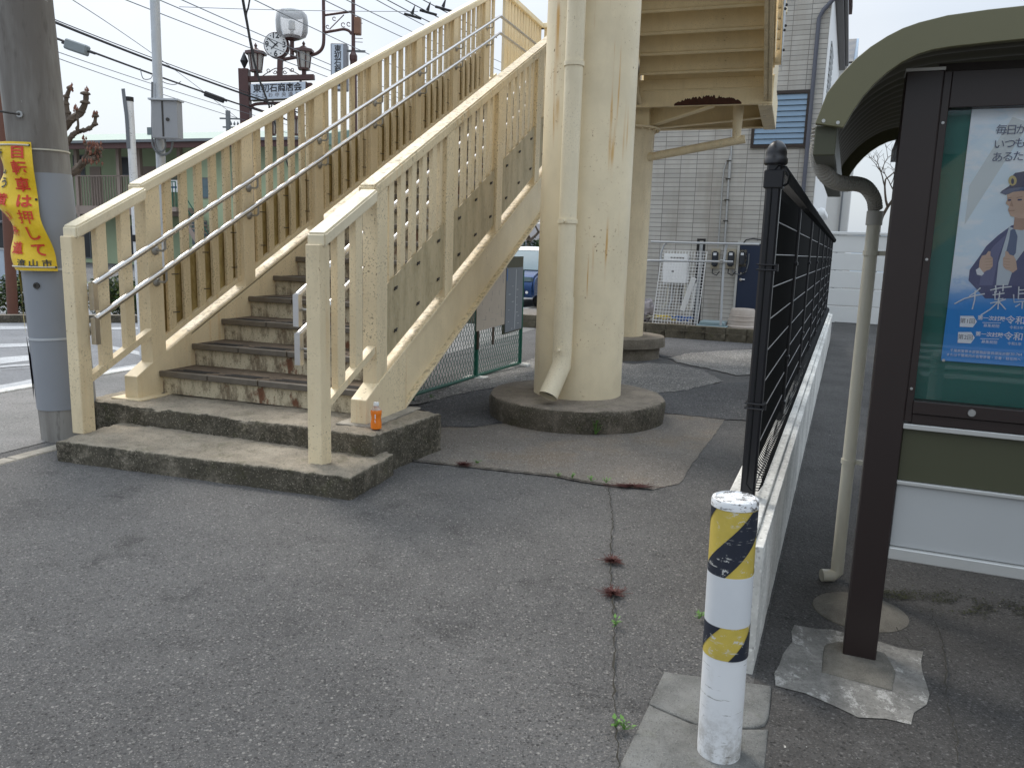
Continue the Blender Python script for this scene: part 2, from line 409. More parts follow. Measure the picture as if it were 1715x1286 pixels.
M_GREYP = plain('light_grey_panel', (.40, .41, .41), .5, 0, .05, 3)
M_ALU = plain('aluminium_trim', (.50, .50, .48), .4, .3, .06)
M_PVC = plain('cream_pvc', (.52, .49, .40), .45, 0, .08, 5)
M_HOSE = plain('grey_flex_hose', (.40, .38, .34), .5, 0, .1, 8)
M_GREENB = plain('green_felt', (.01, .13, .105), .7, 0, .1, 2)
def m_glass(name, tint=(.9, .95, .95), alpha=.0):
    k = NT(name); k.b.inputs['Base Color'].default_value = (*tint, 1); k.rough(.02)
    tr = k.n('ShaderNodeBsdfTransparent'); tr.inputs[0].default_value = (*tint, 1)
    gl = k.n('ShaderNodeBsdfGlossy'); gl.inputs['Roughness'].default_value = .02
    fr = k.n('ShaderNodeFresnel'); fr.inputs[0].default_value = 1.38
    mx = k.n('ShaderNodeMixShader'); k.l(fr.outputs[0], mx.inputs[0]); k.l(tr.outputs[0], mx.inputs[1]); k.l(gl.outputs[0], mx.inputs[2])
    k.l(mx.outputs[0], k.t.nodes['Material Output'].inputs[0]); return k.m
M_GLASS = m_glass('case_glass', (1, 1, 1))
def m_tiles(name, ua, rowh=.097, colw=.35, c=(.47, .45, .41), off=0.):
    # ua: 'X' or 'Y' - which local axis runs along the wall
    k = NT(name); sx = k.sep()
    cb = k.n('ShaderNodeCombineXYZ'); k.l(sx[0] if ua == 'X' else sx[1], cb.inputs[0]); k.l(sx[2], cb.inputs[1])
    br = k.n('ShaderNodeTexBrick'); br.offset = 0; br.squash = 1
    br.inputs['Color1'].default_value = (*c, 1); br.inputs['Color2'].default_value = (*[v*.80 for v in c], 1)
    br.inputs['Mortar'].default_value = (.13, .125, .12, 1); br.inputs['Scale'].default_value = 1
    br.inputs['Mortar Size'].default_value = .0055; br.inputs['Brick Width'].default_value = colw; br.inputs['Row Height'].default_value = rowh
    br.inputs['Mortar Smooth'].default_value = .2
    k.l(cb.outputs[0], br.inputs['Vector'])
    c2 = k.mix(k.mul(k.ramp(k.noise(1.3, 6, .7, (1, 1, .22)), .40, .75), .6), br.outputs['Color'], (.26, .23, .19))
    k.col(c2); k.rough(.6)
    k.bump(k.math('SUBTRACT', 1., br.outputs['Fac']), .6, .01)
    return k.m
M_TILE = m_tiles('grey_tile_siding', 'X'); M_TILEY = m_tiles('grey_tile_siding_side', 'Y')
M_LEAF = [plain('leaf_'+n, c, .6, 0, .35, 9) for n, c in (('green', (.06, .11, .025)), ('yellowgreen', (.14, .17, .045)), ('dark', (.03, .055, .02)))]
M_WEED = plain('weed_green', (.10, .22, .04), .6); M_REDW = plain('red_weed', (.075, .018, .014), .7, 0, .4, 40)
M_BARK = plain('bark', (.10, .075, .055), .9, 0, .4, 15, .5)
M_BUD = plain('bud', (.20, .085, .055), .7)
M_GREENW = plain('pale_green_wall', (.42, .50, .32), .8, 0, .08, 1.5)
M_PINK = plain('pink_beige_paint', (.33, .26, .22), .7, 0, .08, 2)
M_ROOFG = plain('green_metal_roof', (.16, .25, .21), .5, 0, .15, 2)
M_FASC = plain('brown_fascia', (.09, .04, .035), .6)
M_DARK = plain('dark_opening', (.018, .02, .022), .3)
M_MESHG = plain('green_mesh_paint', (.003, .095, .058), .4)
M_SIGNB = plain('brown_sign_post', (.075, .032, .028), .45)
M_SIGNW = plain('sign_face_blue_white', (.52, .58, .66), .45, 0, .03)
M_BLUECAR = plain('blue_car_paint', (.018, .055, .16), .2, .3, .05); M_CARG = plain('car_glass', (.13, .19, .21), .08)
M_TYRE = plain('tyre_rubber', (.02, .02, .02), .8)
M_CHROME = plain('chrome', (.7, .7, .7), .15, 1)
M_CABLE = plain('cable_black', (.02, .02, .022), .7); M_CABLEG = plain('cable_grey', (.16, .17, .18), .7)
M_BEIGE = plain('aged_paper', (.50, .42, .33), .7, 0, .1, 6); M_TTB = plain('timetable_grey', (.19, .21, .235), .5, 0, .06, 5)

# ------------------------------------------------------------------ text
def text_mesh(body, size, bold=0., align='CENTER', line=1.):
    cu = bpy.data.curves.new('t', 'FONT'); cu.body = body; cu.size = size; cu.align_x = align; cu.align_y = 'CENTER'
    cu.offset = bold; cu.space_line = line; cu.resolution_u = 3
    o = bpy.data.objects.new('t', cu); C.objects.link(o)
    dg = bpy.context.evaluated_depsgraph_get(); dg.update()
    me = bpy.data.meshes.new_from_object(o.evaluated_get(dg))
    V = [v.co.copy() for v in me.vertices]; Fc = [tuple(p.vertices) for p in me.polygons]
    bpy.data.objects.remove(o); bpy.data.curves.remove(cu); bpy.data.meshes.remove(me)
    return V, Fc
def lettering(items, fn, m, parent, name='lettering'):
    mb = MB()
    for body, cx, cy, size, bold in items:
        V, Fc = text_mesh(body, size, bold); mb.add([fn(v.x+cx, v.y+cy) for v in V], Fc)
    return mb.build(name, m, parent, fix=False)

# ================================================================== GROUND
def axis(a, b, st, far):
    L = [a + st*i for i in range(int(round((b-a)/st))+1)]
    o = []; x = b
    while x < far: x = x + max(1., (x-b)*.6); o.append(x)
    i = []; x = a
    while x > -far: x = x - max(1., (a-x)*.6); i.append(x)
    return i[::-1] + L + o
gx = axis(-10, 10, .25, 400); gy = axis(-2, 26, .25, 400)
mb = MB(); mb.grid([[(x, y, gh(x, y)) for x in gx] for y in gy])
tag(mb.build('ground', M_ASPH, smooth=True), None, kind='structure')

def sheet(name, pts, m, dz=.004, jit=.0, kind='structure', world=None):
    P = [Vector((p[0], p[1])) for p in pts]
    if jit:
        Q = []
        for i, p in enumerate(P):
            q = P[(i+1) % len(P)]; n = max(1, int((q-p).length/.07))
            for k in range(n):
                t = p.lerp(q, k/n); Q.append(t + Vector((random.uniform(-jit, jit), random.uniform(-jit, jit))))
        P = Q
    bm = bmesh.new(); f = bm.faces.new([bm.verts.new((p.x, p.y, 0)) for p in P])
    xs = [p.x for p in P]; ys = [p.y for p in P]
    for arr, no in ((gx, (1, 0, 0)), (gy, (0, 1, 0))):
        lo, hi = (min(xs), max(xs)) if no[0] else (min(ys), max(ys))
        for v in arr:
            if lo < v < hi: bmesh.ops.bisect_plane(bm, geom=bm.verts[:]+bm.edges[:]+bm.faces[:], plane_co=Vector(no)*v, plane_no=no)
    bmesh.ops.triangulate(bm, faces=bm.faces)
    for v in bm.verts: v.co.z = gh(v.co.x, v.co.y) + dz
    me = bpy.data.meshes.new(name); bm.to_mesh(me); bm.free(); me.materials.append(m)
    for p in me.polygons:
        if p.normal.z < 0: p.flip()
    o = bpy.data.objects.new(name, me); C.objects.link(o)
    if kind: o['kind'] = kind
    return o
def ong(x, y):
    p = onz(x, y)
    for _ in range(8): p = onz(x, y, gh(p.x, p.y))
    return p
def px(*pts): return [ong(x, y) for x, y in pts]
# worn ramp behind the long crack
sheet('worn_pavement_patch', px((647,768),(756,780),(857,791),(931,799),(980,809),(1018,814),(1092,820),(1139,811),(1150,790),(1167,768),(1190,738),(1208,712),(1214,701),(1130,694),(1000,692),(836,711),(800,714),(735,716)), M_OLD, .004, .008)
sheet('dark_pavement_patch', px((735,716),(790,717),(836,709),(1000,690),(1114,693),(1214,703),(1256,706),(1262,640),(1110,650),(900,650),(760,655),(700,682)), M_NEW, .008, .02)
# behind pillar: coarse light areas
sheet('coarse_pavement_patch', px((640,690),(700,678),(800,655),(900,640),(1000,645),(1100,660),(1150,655),(1210,640),(1180,622),(1130,612),(1085,608),(1060,612),(1000,600),(900,598),(760,640),(640,672)), M_GRAV, .012, .02)
sheet('coarse_pavement_strip', px((1120,600),(1155,592),(1275,585),(1275,628),(1235,630),(1185,618),(1135,608)), M_GRAV, .012, .02)
sheet('smooth_pavement_strip', px((1098,592),(1110,600),(1160,592),(1270,584),(1275,560),(1120,560)), M_NEW, .008, .01, )
# road (parallel to the stair), pavement edge and markings in stair frame
def sr(w0, w1, s0, s1): return [sp(w0, s0), sp(w1, s0), sp(w1, s1), sp(w0, s1)]
sheet('road', sr(-16, -2.42, -25, 120), M_ROAD, .004)
sheet('side_street', sr(-60, -16, 6, 14), M_ROAD, .004)
sheet('sidewalk', sr(-2.30, -.42, -25, 60), M_SIDE, .004)
M_MARK = m_asphalt('worn_road_paint', (.46, .47, .48), (.56, .57, .58), chips=(.3, .3, .3), chipamt=.6, stain=.4)
def marking(pts): return sheet('road_marking', pts, M_MARK, .009)
marking(sr(-2.58, -2.47, -25, 60))
marking(px((0,611),(120,597),(120,590),(0,600)))
marking(px((0,583),(130,578),(130,573),(0,577)))
marking(px((172,577),(234,590),(234,596),(172,583)))
marking(px((0,553),(110,550),(110,547),(0,547)))
marking(px((172,553),(235,552),(235,549),(172,549)))
mb = MB()
a, b_ = onz(-60, 640), onz(12, 632)
cc = onz(-8, 632); ring = []
P1 = [(cc.x+.55*cos(t*pi/12), cc.y+.9*sin(t*pi/12), .010) for t in range(25)]; P2 = [(cc.x+.43*cos(t*pi/12), cc.y+.76*sin(t*pi/12), .010) for t in range(25)]
mb.grid([P1, P2]); tag(mb.build('road_marking', M_MARK), None, kind='structure')
# kerb beside the sidewalk
def kerb(name, w0, w1, s0, s1, h, m, label):
    mb = MB(); n = max(1, int((s1-s0)/.62)); L = (s1-s0)/n
    for i in range(n):
        a = sp(w0, s0+i*L+.004); b = sp(w1, s0+i*L+.004); c = sp(w1, s0+(i+1)*L-.004); d = sp(w0, s0+(i+1)*L-.004)
        mb.add([(p.x, p.y, gh(p.x, p.y)-.1) for p in (a, b, c, d)] + [(p.x, p.y, gh(p.x, p.y)+h) for p in (a, b, c, d)],
               [(0,3,2,1),(4,5,6,7),(0,1,5,4),(1,2,6,5),(2,3,7,6),(3,0,4,7)])
    o = mb.build(name, m, bevel=.008); o['kind'] = 'structure'; return o
kerb('pavement_kerb', -.29, -.17, -7.01, -.46, .008, M_KERB2, '')
kerb('road_kerb', -2.44, -2.30, -12, 40, .02, M_KERB, '')

# cracks
def crack(pts, wd, name='pavement_crack'):
    P = [onz(*p) for p in pts]; L = []
    for i in range(len(P)-1):
        n = max(2, int((P[i+1]-P[i]).length/.03))
        for k in range(n): L.append(P[i].lerp(P[i+1], k/n))
    L.append(P[-1]); A = []; B = []
    for i, p in enumerate(L):
        t = (L[min(i+1, len(L)-1)]-L[max(0, i-1)]).normalized(); nn = Vector((-t.y, t.x, 0))
        j = nn*random.uniform(-.006, .006); ww = wd*random.uniform(.3, 1.2)
        for arr, sg in ((A, 1), (B, -1)):
            q = p + j + nn*ww*sg; q.z = gh(q.x, q.y)+.014; arr.append(q)
    o = MB().grid([A, B]).build(name, M_CRACK, fix=False); o['kind'] = 'structure'
crack([(647,768),(756,780),(857,791),(931,799),(980,809),(1018,814),(1092,820)], .011)
crack([(1018,814),(1026,870),(1021,950),(1027,1010),(1030,1100),(1027,1180),(1036,1286),(1040,1340)], .0035)
crack([(1560,1035),(1570,1060),(1585,1110),(1583,1170),(1600,1230),(1605,1286)], .0025)
crack([(1500,1055),(1530,1090),(1560,1080)], .002)

# ================================================================== CONCRETE STEPS AND FOOTINGS
def rough_block(verts_poly, z0, z1, name, m, parent=None, jit=.007, cell=.035, rnd=.022, dz=0):
    """prism with rounded worn edges: poly in world xy (convex quad), subdivided and displaced"""
    P = [Vector((p[0], p[1], 0)) for p in verts_poly]
    bm = bmesh.new()
    lo = [bm.verts.new((p.x, p.y, z0)) for p in P]; hi = [bm.verts.new((p.x, p.y, z1)) for p in P]; n = len(P)
    bm.faces.new(lo[::-1]); bm.faces.new(hi)
    for i in range(n): bm.faces.new((lo[i], lo[(i+1) % n], hi[(i+1) % n], hi[i]))
    bmesh.ops.recalc_face_normals(bm, faces=bm.faces)
    mx = [max(v.co[k] for v in bm.verts) for k in range(3)]; mn = [min(v.co[k] for v in bm.verts) for k in range(3)]
    for k in range(3):
        no = Vector((0, 0, 0)); no[k] = 1; nn = max(2, int((mx[k]-mn[k])/cell))
        cuts = [mn[k]+(mx[k]-mn[k])*i/nn for i in range(1, nn)] + [mn[k]+rnd*.5, mx[k]-rnd*.5, mx[k]-rnd, mn[k]+rnd]
        for c_ in cuts: bmesh.ops.bisect_plane(bm, geom=bm.verts[:]+bm.edges[:]+bm.faces[:], plane_co=no*c_, plane_no=no)
    from mathutils import noise
    bm.normal_update()
    hard = [v for v in bm.verts if any(len(e.link_faces) == 2 and e.calc_face_angle(0) > .4 for e in v.link_edges)]
    near = set(hard)
    for v in hard: near |= {e.other_vert(v) for e in v.link_edges}
    near = list(near)
    for _ in range(3): bmesh.ops.smooth_vert(bm, verts=near, factor=.5, use_axis_x=True, use_axis_y=True, use_axis_z=True)
    bm.normal_update()
    for v in bm.verts:
        chip = max(0, noise.noise(v.co*5.5+Vector((3, 1, 7)))-.25)*jit*2.5 if v in near else 0
        d = noise.noise(v.co*9)*jit + noise.noise(v.co*31)*jit*.7 + noise.noise(v.co*70)*jit*.4 - chip
        v.co += v.normal*d
    me = bpy.data.meshes.new(name); bm.to_mesh(me); bm.free(); me.materials.append(m)
    for p in me.polygons: p.use_smooth = True
    o = bpy.data.objects.new(name, me); C.objects.link(o)
    if parent: o.parent = parent
    return o
steps = thing('concrete_steps', 'two weathered mossy concrete steps at the foot of the cream stairs', 'steps')
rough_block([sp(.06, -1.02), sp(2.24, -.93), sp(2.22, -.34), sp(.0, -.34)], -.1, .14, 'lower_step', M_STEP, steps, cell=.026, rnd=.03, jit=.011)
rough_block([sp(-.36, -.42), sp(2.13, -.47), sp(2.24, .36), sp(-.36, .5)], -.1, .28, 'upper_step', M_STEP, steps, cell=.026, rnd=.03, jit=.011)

def footing(name, label, x, y, r, h, m, lip=0):
    mb = MB(); z = gh(x, y)
    from mathutils import noise
    rings = [(r, -.3), (r, .02), (r*1.003, h*.35), (r*1.005, h*.7), (r*1.0, h-.035), (r*.99, h-.012), (r*.965, h), (r*.8, h+.004), (r*.4, h+.01), (.01, h+.012)]
    if lip: rings = [(r*.9, -.3), (r*.9, h*.5), (r*.92, h*.53), (r, h*.56), (r*1.003, h*.8), (r*1.0, h-.03), (r*.985, h), (r*.5, h+.004), (.01, h+.008)]
    N = 72; G = []
    for rr, hh in rings:
        row = []
        for k in range(N+1):
            a = 2*pi*(k % N)/N; q = Vector((cos(a)*rr, sin(a)*rr, hh)); d = noise.noise(q*6)*.012 + noise.noise(q*22)*.006
            row.append(q*(1+0) + Vector((cos(a), sin(a), 0))*d)
        G.append(row)
    mb.grid(G); o = mb.build(name, m, smooth=True); o.location = (x, y, z)
    return tag(o, label, 'footing')
P1X, P1Y = .595, 7.12
P2X, P2Y = 1.72, 12.9
footing('round_footing', 'dark round concrete footing under the big front pillar', P1X, P1Y, .794, .2, M_FOOT)
footing('round_footing', 'paler round concrete footing under the rear pillar', P2X, P2Y, .745, .34, M_FOOT2, lip=1)

# ================================================================== PEDESTRIAN BRIDGE (local axes: x = across, y = up the stair, z)
G_BR = 'bridge parts'
br = thing('pedestrian_bridge', 'cream painted steel footbridge stairs with rusty pillars and steel handrails', 'footbridge', SO, -AZ)
toL = world_to(SO, -AZ)
K = .4755
ST = 7.33; LZ = 3.95; LE = 9.6; WI = 1.83
def lz(s, rel): return rel + K*s
# treads
proto_t = MB().box(0, WI, -.01, .40, -.035, 0).build('tread', M_TREAD, br, bevel=.006)
nose_m = MB()
for i in range(4):
    x0 = WI/4*i+.006; x1 = WI/4*(i+1)-.004
    nose_m.box(x0, x1, -.022, .012, -.04, .005)
nose0 = nose_m.build('nosing', M_NOSE, proto_t, bevel=.004)
gm = MB()
for i in range(4):
    for r_ in range(3):
        x0 = WI/4*i+.05+.03*r_; gm.box(x0, x0+WI/4-.12, .05+.036*r_, .068+.036*r_, .0006, .0032)
groove0 = gm.build('groove_strip', M_GROOVE, proto_t)
proto_r = MB().box(.0, WI, .02, .035, -.1745, -.03).build('riser', M_RISER, br)
proto_t.location = (0, 0, .4625); proto_r.location = (0, 0, .4625)
for k in range(1, 20):
    loc = (0, .367*k, .4625+.1745*k)
    t = dup(proto_t, loc, br); dup(nose0, (0, 0, 0), t); dup(groove0, (0, 0, 0), t)
    dup(proto_r, loc, br)
# stringers
def stringer(x0, x1, s0, s1, top, bot, name='stringer', m=M_CREAM, out=1, fl=.045, sign=1, z00=0):
    mb = MB()
    web = .02
    xw = x1-.05 if out > 0 else x0+.05
    xm = (x0+x1)/2
    def zz(s, rel): return rel + K*s*sign + z00
    mb.prism([(xm-web/2, s0, zz(s0, bot)), (xm-web/2, s1, zz(s1, bot)), (xm-web/2, s1, zz(s1, top)), (xm-web/2, s0, zz(s0, top))], (web, 0, 0))
    for rel in (top, bot):
        d = -.02 if rel == top else .0
        mb.prism([(x0, s0, zz(s0, rel)+d), (x0, s1, zz(s1, rel)+d), (x0, s1, zz(s1, rel)+d+.022), (x0, s0, zz(s0, rel)+d+.022)], (x1-x0, 0, 0))
    return mb.build(name, m, br, bevel=.003)
STOP, SBOT = .575, .12
M_CREAMS = m_cream('cream_stringer', rust=.25, grime=.12, topdirt=.75)
stringer(1.83, 1.95, .34, ST+.1, STOP, SBOT, m=M_CREAMS)
stringer(-.12, .0, .34, ST+.1, STOP, SBOT, m=M_CREAMS)
# boxed stringer feet
for x0 in (1.83, -.12):
    mb = MB()
    mb.prism([(x0-.001, -.24, .285), (x0-.001, .36, .285), (x0-.001, .36, lz(.36, STOP)+.001), (x0-.001, -.08, lz(-.08, STOP)+.001), (x0-.001, -.24, .45)], (.122, 0, 0))
    mb.build('stringer_foot', M_CREAM, br, bevel=.004)
    MB().box(x0-.08, x0+.2, -.3, .44, .275, .289).build('base_plate', M_CREAM if x0 < 0 else M_KERB2, br, bevel=.003)
# web inner skin on left stringer (visible inside face)
MB().prism([(-.004, .3, lz(.3, SBOT+.02)), (-.004, ST, lz(ST, SBOT+.02)), (-.004, ST, lz(ST, STOP-.03)), (-.004, .3, lz(.3, STOP-.03))], (.006, 0, 0)).build('stringer_skin', M_CREAM, br)
# railings of first flight
PITCHP = 1.13; TOPR = 1.925
def rail_box(xc, s0, s1, z0, z1, wd=.13, h=.085, name='top_rail', m=M_RAIL, bev=.012):
    mb = MB().prism([(xc-wd/2, s0, z0-h), (xc-wd/2, s1, z1-h), (xc-wd/2, s1, z1), (xc-wd/2, s0, z0)], (wd, 0, 0))
    return mb.build(name, m, br, bevel=bev, seg=2)
post_h = TOPR - .085 - STOP
def sheared(x0, x1, y0, y1, zb, zt, name, m, bev=.004):
    mb = MB().add([(x0,y0,zb+K*y0),(x1,y0,zb+K*y0),(x1,y1,zb+K*y1),(x0,y1,zb+K*y1),(x0,y0,zt+K*y0),(x1,y0,zt+K*y0),(x1,y1,zt+K*y1),(x0,y1,zt+K*y1)],
        [(0,3,2,1),(4,5,6,7),(0,1,5,4),(1,2,6,5),(2,3,7,6),(3,0,4,7)])
    return mb.build(name, m, br, bevel=bev)
for side, xc in ((0, -.055), (1, 1.885)):
    mrail = M_RAIL if side == 0 else M_CREAMG
    rail_box(xc, -.12, ST+.25, lz(-.12, TOPR), lz(ST+.25, TOPR), m=mrail)
    # bottom rail
    mb = MB().prism([(xc-.02, .06, lz(.06, .635)), (xc-.02, ST, lz(ST, .635)), (xc-.02, ST, lz(ST, .675)), (xc-.02, .06, lz(.06, .675))], (.04, 0, 0))
    mb.build('bottom_rail', M_CREAM, br)
    p0 = sheared(-.055, .055, -.075, .075, STOP-.01, TOPR-.08, 'rail_post', M_CREAMG if side else M_CREAM)
    p0.location = (xc, 0, 0)
    ba = sheared(-.016, .016, -.039, .039, .67, TOPR-.08, 'baluster', M_CREAMB if side == 0 else M_CREAM)
    ba.location = (xc, .25, K*.25)
    first = True
    for k in range(7):
        s = PITCHP*k
        if k: dup(p0, (xc, s, K*s), br)
        n = 6 if k < 6 else 2
        for i in range(n):
            sb = s + (.205 + .176*i if i < 5 else 1.045)
            if k == 0 and i == 0: ba.location = (xc, sb, K*sb); continue
            dup(ba, (xc, sb, K*sb), br)
# infill panels
def infill(x, m, label=None):
    mb = MB().prism([(0, .10, lz(.10, .66)), (0, 1.07, lz(1.07, .66)), (0, 1.07, lz(1.07, 1.165)), (0, .10, lz(.10, 1.165))], (.005, 0, 0))
    o = mb.build('infill_panel', m, br); o.location = (x, 0, 0)
    bl = []
    for (a, b) in ((.22, 1.08), (.22, .78), (.58, 1.08), (.58, .78), (.94, 1.08), (.94, .78)):
        z = lz(a, b); q = MB()
        if m is M_PANEL:
            q.lathe([(.0, -.012), (.022, -.012), (.022, -.003), (.009, -.002), (.009, .022), (.0, .022)], (.0, a, z), 8, ax=(1, 0, 0))
            q.tube([(.014, a-.02, z-.012), (.014, a+.022, z+.012)], .006, 6)
        else:
            q.tube([(-.0, a-.01, z+.03), (.055, a-.012, z+.02), (.06, a+.05, z+.02)], .004, 5)
        bl.append(q.build('fixing_bolt', M_BOLT, o))
    return o, bl
pr, pb = infill(1.885+.03, M_PANEL)
pl_, plb = infill(-.055-.035, M_PANEL2)
for k in range(1, 6):
    s = PITCHP*k
    for o, bl, x in ((pr, pb, 1.915), (pl_, plb, -.09)):
        c = dup(o, (x, s, K*s), br)
        for b in bl: dup(b, (0, 0, 0), c)
# short lower rail section with its own end posts
for side, xc in ((0, .005), (1, 1.91)):
    q = .035
    rail_box(xc, -.76, -.125, lz(-.76, 1.905), lz(-.125, 1.905), m=M_RAIL)
    MB().box(xc-.055, xc+.045, -.79, -.68, .13, lz(-.74, 1.83)).build('rail_post', M_CREAM, br, bevel=.005)
    z0 = .80
    mb = MB().prism([(xc-.03, -.69, lz(-.69, z0)), (xc-.03, -.10, lz(-.10, z0)), (xc-.03, -.10, lz(-.10, z0+.05)), (xc-.03, -.69, lz(-.69, z0+.05))], (.06, 0, 0))
    mb.build('bottom_rail', M_CREAM, br)
    for sb in (-.52, -.30):
        o = sheared(-.025, .025, -.045, .045, z0+.04, 1.85, 'baluster', M_CREAM); o.location = (xc, sb, K*sb)
# steel handrails
def handrail(x, s0, z0, s1, z1, ext, sg, drop, label=None):
    pts = [(x, s0, z0), (x, s1, z1)]
    if ext: pts = [(x, s0, z0), (x, s1-.02, z1-.01), (x, s1+.02, z1), (x, LE-.1, z1+.02)]
    mb = MB().tube(pts, .021, 12); mb.box(x-.02, x+.02, s0-.022, s0+.018, z0-drop, z0+.008)
    h = mb.build('handrail', M_STEEL, br, smooth=True)
    if label: h['label'] = label
    rel = z0-K*s0
    xp = x - sg*.155 + sg*.055
    ss = [-.70 + .04] + [PITCHP*k for k in range(7)]
    for s in ss:
        t = (s-s0)/(s1-s0); z = z0 + (z1-z0)*t
        if s < s0: continue
        q = MB().lathe([(0, 0), (.038, 0), (.038, .008), (.02, .024), (.0, .024)], (xp, s, z-.10), 12, ax=(sg, 0, 0))
        q.tube([(xp+sg*.01, s, z-.10), (x-sg*.02, s, z-.103), (x, s, z-.085), (x, s, z-.01)], .009, 6)
        q.build('bracket', M_STEELD, h, smooth=True)
    return h
handrail(.10, -.68, 1.16, 7.06, 4.92, True, 1, .175)
handrail(.10, -.68, .925, 7.06, 4.68, True, 1, .175)
handrail(1.73, -.69, 1.165, 7.06, 4.92, False, -1, .19)
handrail(1.73, -.68, .925, 7.06, 4.68, False, -1, .19)
# landing
XR = 4.12
MB().box(-.12, XR, ST+.02, LE, LZ-.05, LZ).build('landing_deck', M_CREAMU, br)
MB().box(-.12, XR, ST-.02, ST+.06, LZ-.36, LZ+.02).build('landing_edge_beam', M_CREAMU, br, bevel=.004)
MB().box(-.12, XR, LE-.06, LE, LZ-.36, LZ+.05).build('landing_edge_beam', M_CREAMU, br, bevel=.004)
for x in (-.12, XR-.07): MB().box(x, x+.07, ST+.065, LE-.065, LZ-.36, LZ+.05).build('landing_side_beam', M_CREAMU, br, bevel=.004)
MB().box(XR-.19, XR+.0, ST-.02, LE, LZ-.385, LZ-.363).build('beam_flange', M_CREAMG, br)
# rail round the landing
def hrail(x0, y0, x1, y1, z0, z1, n, skip_last=False):
    d = Vector((x1-x0, y1-y0, 0)); L = d.length; d.normalize(); nrm = Vector((-d.y, d.x, 0))
    c = Vector(((x0+x1)/2, (y0+y1)/2, 0))
    MB().obox(c+UP*(z1-.0425), d, nrm, UP, L/2+.06, .065, .0425).build('top_rail', M_RAIL, br, bevel=.01)
    MB().obox(c+UP*(z0+.12), d, nrm, UP, L/2, .02, .02).build('bottom_rail', M_CREAM, br)
    for i in range(n):
        p = Vector((x0, y0, 0)) + d*(L*(i+.5)/n); wdt = .075 if i % 7 == 0 else .045
        MB().obox(p+UP*((z0+z1)/2), d, nrm, UP, wdt, .022, (z1-z0)/2-.05).build('baluster', M_CREAM, br)
hrail(-.055, ST+.3, -.055, LE-.03, LZ, 5.46, 13)
hrail(-.055, LE-.03, XR-.03, LE-.03, LZ, 5.46, 14)
MB().box(XR-.06, XR-.03, ST+.1, LE-.1, LZ, 5.4).build('landing_side_panel', M_CREAM, br)
# pillar 2 with flange, brackets, drain
c2 = toL((P2X, P2Y, gh(P2X, P2Y)))
zp = 3.37
MB().lathe([(.385, c2.z+.3), (.385, zp)], (c2.x, c2.y, 0), 48).build('pillar', M_CREAM, br, smooth=True)
mb = MB().lathe([(.385, zp-.03), (.47, zp-.03), (.47, zp), (.30, zp)], (c2.x, c2.y, 0), 48)
for k in range(20):
    a = 2*pi*k/20; mb.lathe([(.018, zp-.055), (.018, zp-.03)], (c2.x+.43*cos(a), c2.y+.43*sin(a), 0), 6)
mb.build('pillar_flange', M_CREAM, br)
mb = MB().box(c2.x-.35, c2.x+.35, c2.y-.35, c2.y+.35, zp, LZ-.06); mb.build('pillar_head', M_CREAMU, br)
def cantilever(x1, y1):
    p0 = Vector((c2.x, c2.y, 0)); p1 = Vector((x1, y1, 0)); d = (p1-p0).normalized(); nn = Vector((-d.y, d.x, 0)); p0 = p0 + d*.3
    mb = MB(); zt = LZ-.06; z0 = zp+.01; z1 = LZ-.35
    mb.add([p0+nn*.01+UP*z0, p1+nn*.01+UP*z1, p1+nn*.01+UP*zt, p0+nn*.01+UP*zt, p0-nn*.01+UP*z0, p1-nn*.01+UP*z1, p1-nn*.01+UP*zt, p0-nn*.01+UP*zt],
           [(0,1,2,3),(7,6,5,4),(0,4,5,1),(3,2,6,7),(1,5,6,2),(0,3,7,4)])
    mb.add([p0+nn*.07+UP*z0, p1+nn*.07+UP*z1, p1-nn*.07+UP*z1, p0-nn*.07+UP*z0, p0+nn*.07+UP*(z0-.018), p1+nn*.07+UP*(z1-.018), p1-nn*.07+UP*(z1-.018), p0-nn*.07+UP*(z0-.018)],
           [(0,1,2,3),(7,6,5,4),(0,4,5,1),(3,2,6,7),(1,5,6,2),(0,3,7,4)])
    mb.build('cantilever_beam', M_CREAMU, br)
for q in ((3.3, ST+.06), (XR-.08, (ST+LE)/2), (XR-.1, LE-.08), (2.0, LE-.08), (-.02, LE-.3), (-.02, ST+.1), (1.2, ST+.06)): cantilever(*q)
# drain pipe under landing
e0 = toL(onpl(1248, 233, sp(0, 7.75), sD)); e1 = toL(onpl(1095, 262, sp(0, 7.75), sD)); up = toL(onpl(1232, 212, sp(0, 7.75), sD))
dd = (e0-e1).normalized()
mb = MB().tube([e1-dd*.2, e0], .062, 16); base = e0 - dd*.13
mb.tube([base, Vector((base.x, base.y, LZ-.4)), Vector((base.x, base.y, LZ-.05))], [.06, .075, .08], 14)
mb.build('drain_pipe', M_CREAM, br, smooth=True)
# flight 2 (rising back towards the camera)
X0, X1 = 2.28, 4.0
f_t = MB()
f_t.add([(X0, -.367, .1745-.045), (X1, -.367, .1745-.045), (X1, .02, .1745-.045), (X0, .02, .1745-.045), (X0, -.367, .1745), (X1, -.367, .1745), (X1, .02, .1745), (X0, .02, .1745)],
        [(0,3,2,1),(4,5,6,7),(0,1,5,4),(1,2,6,5),(2,3,7,6),(3,0,4,7)])
f_r = MB().add([(X0, .0, -.12), (X1, .0, -.12), (X1, .012, -.12), (X0, .012, -.12), (X0, -.02, .13), (X1, -.02, .13), (X1, -.008, .13), (X0, -.008, .13)],
        [(0,3,2,1),(4,5,6,7),(0,1,5,4),(1,2,6,5),(2,3,7,6),(3,0,4,7)])
T2 = f_t.build('upper_tread', M_CREAMU, br, bevel=.01); R2 = f_r.build('upper_riser', M_CREAMU, br)
L2 = MB().box(X0, X1, -.03, .02, -.16, -.115).build('tread_lip', M_CREAMU, R2, bevel=.018)
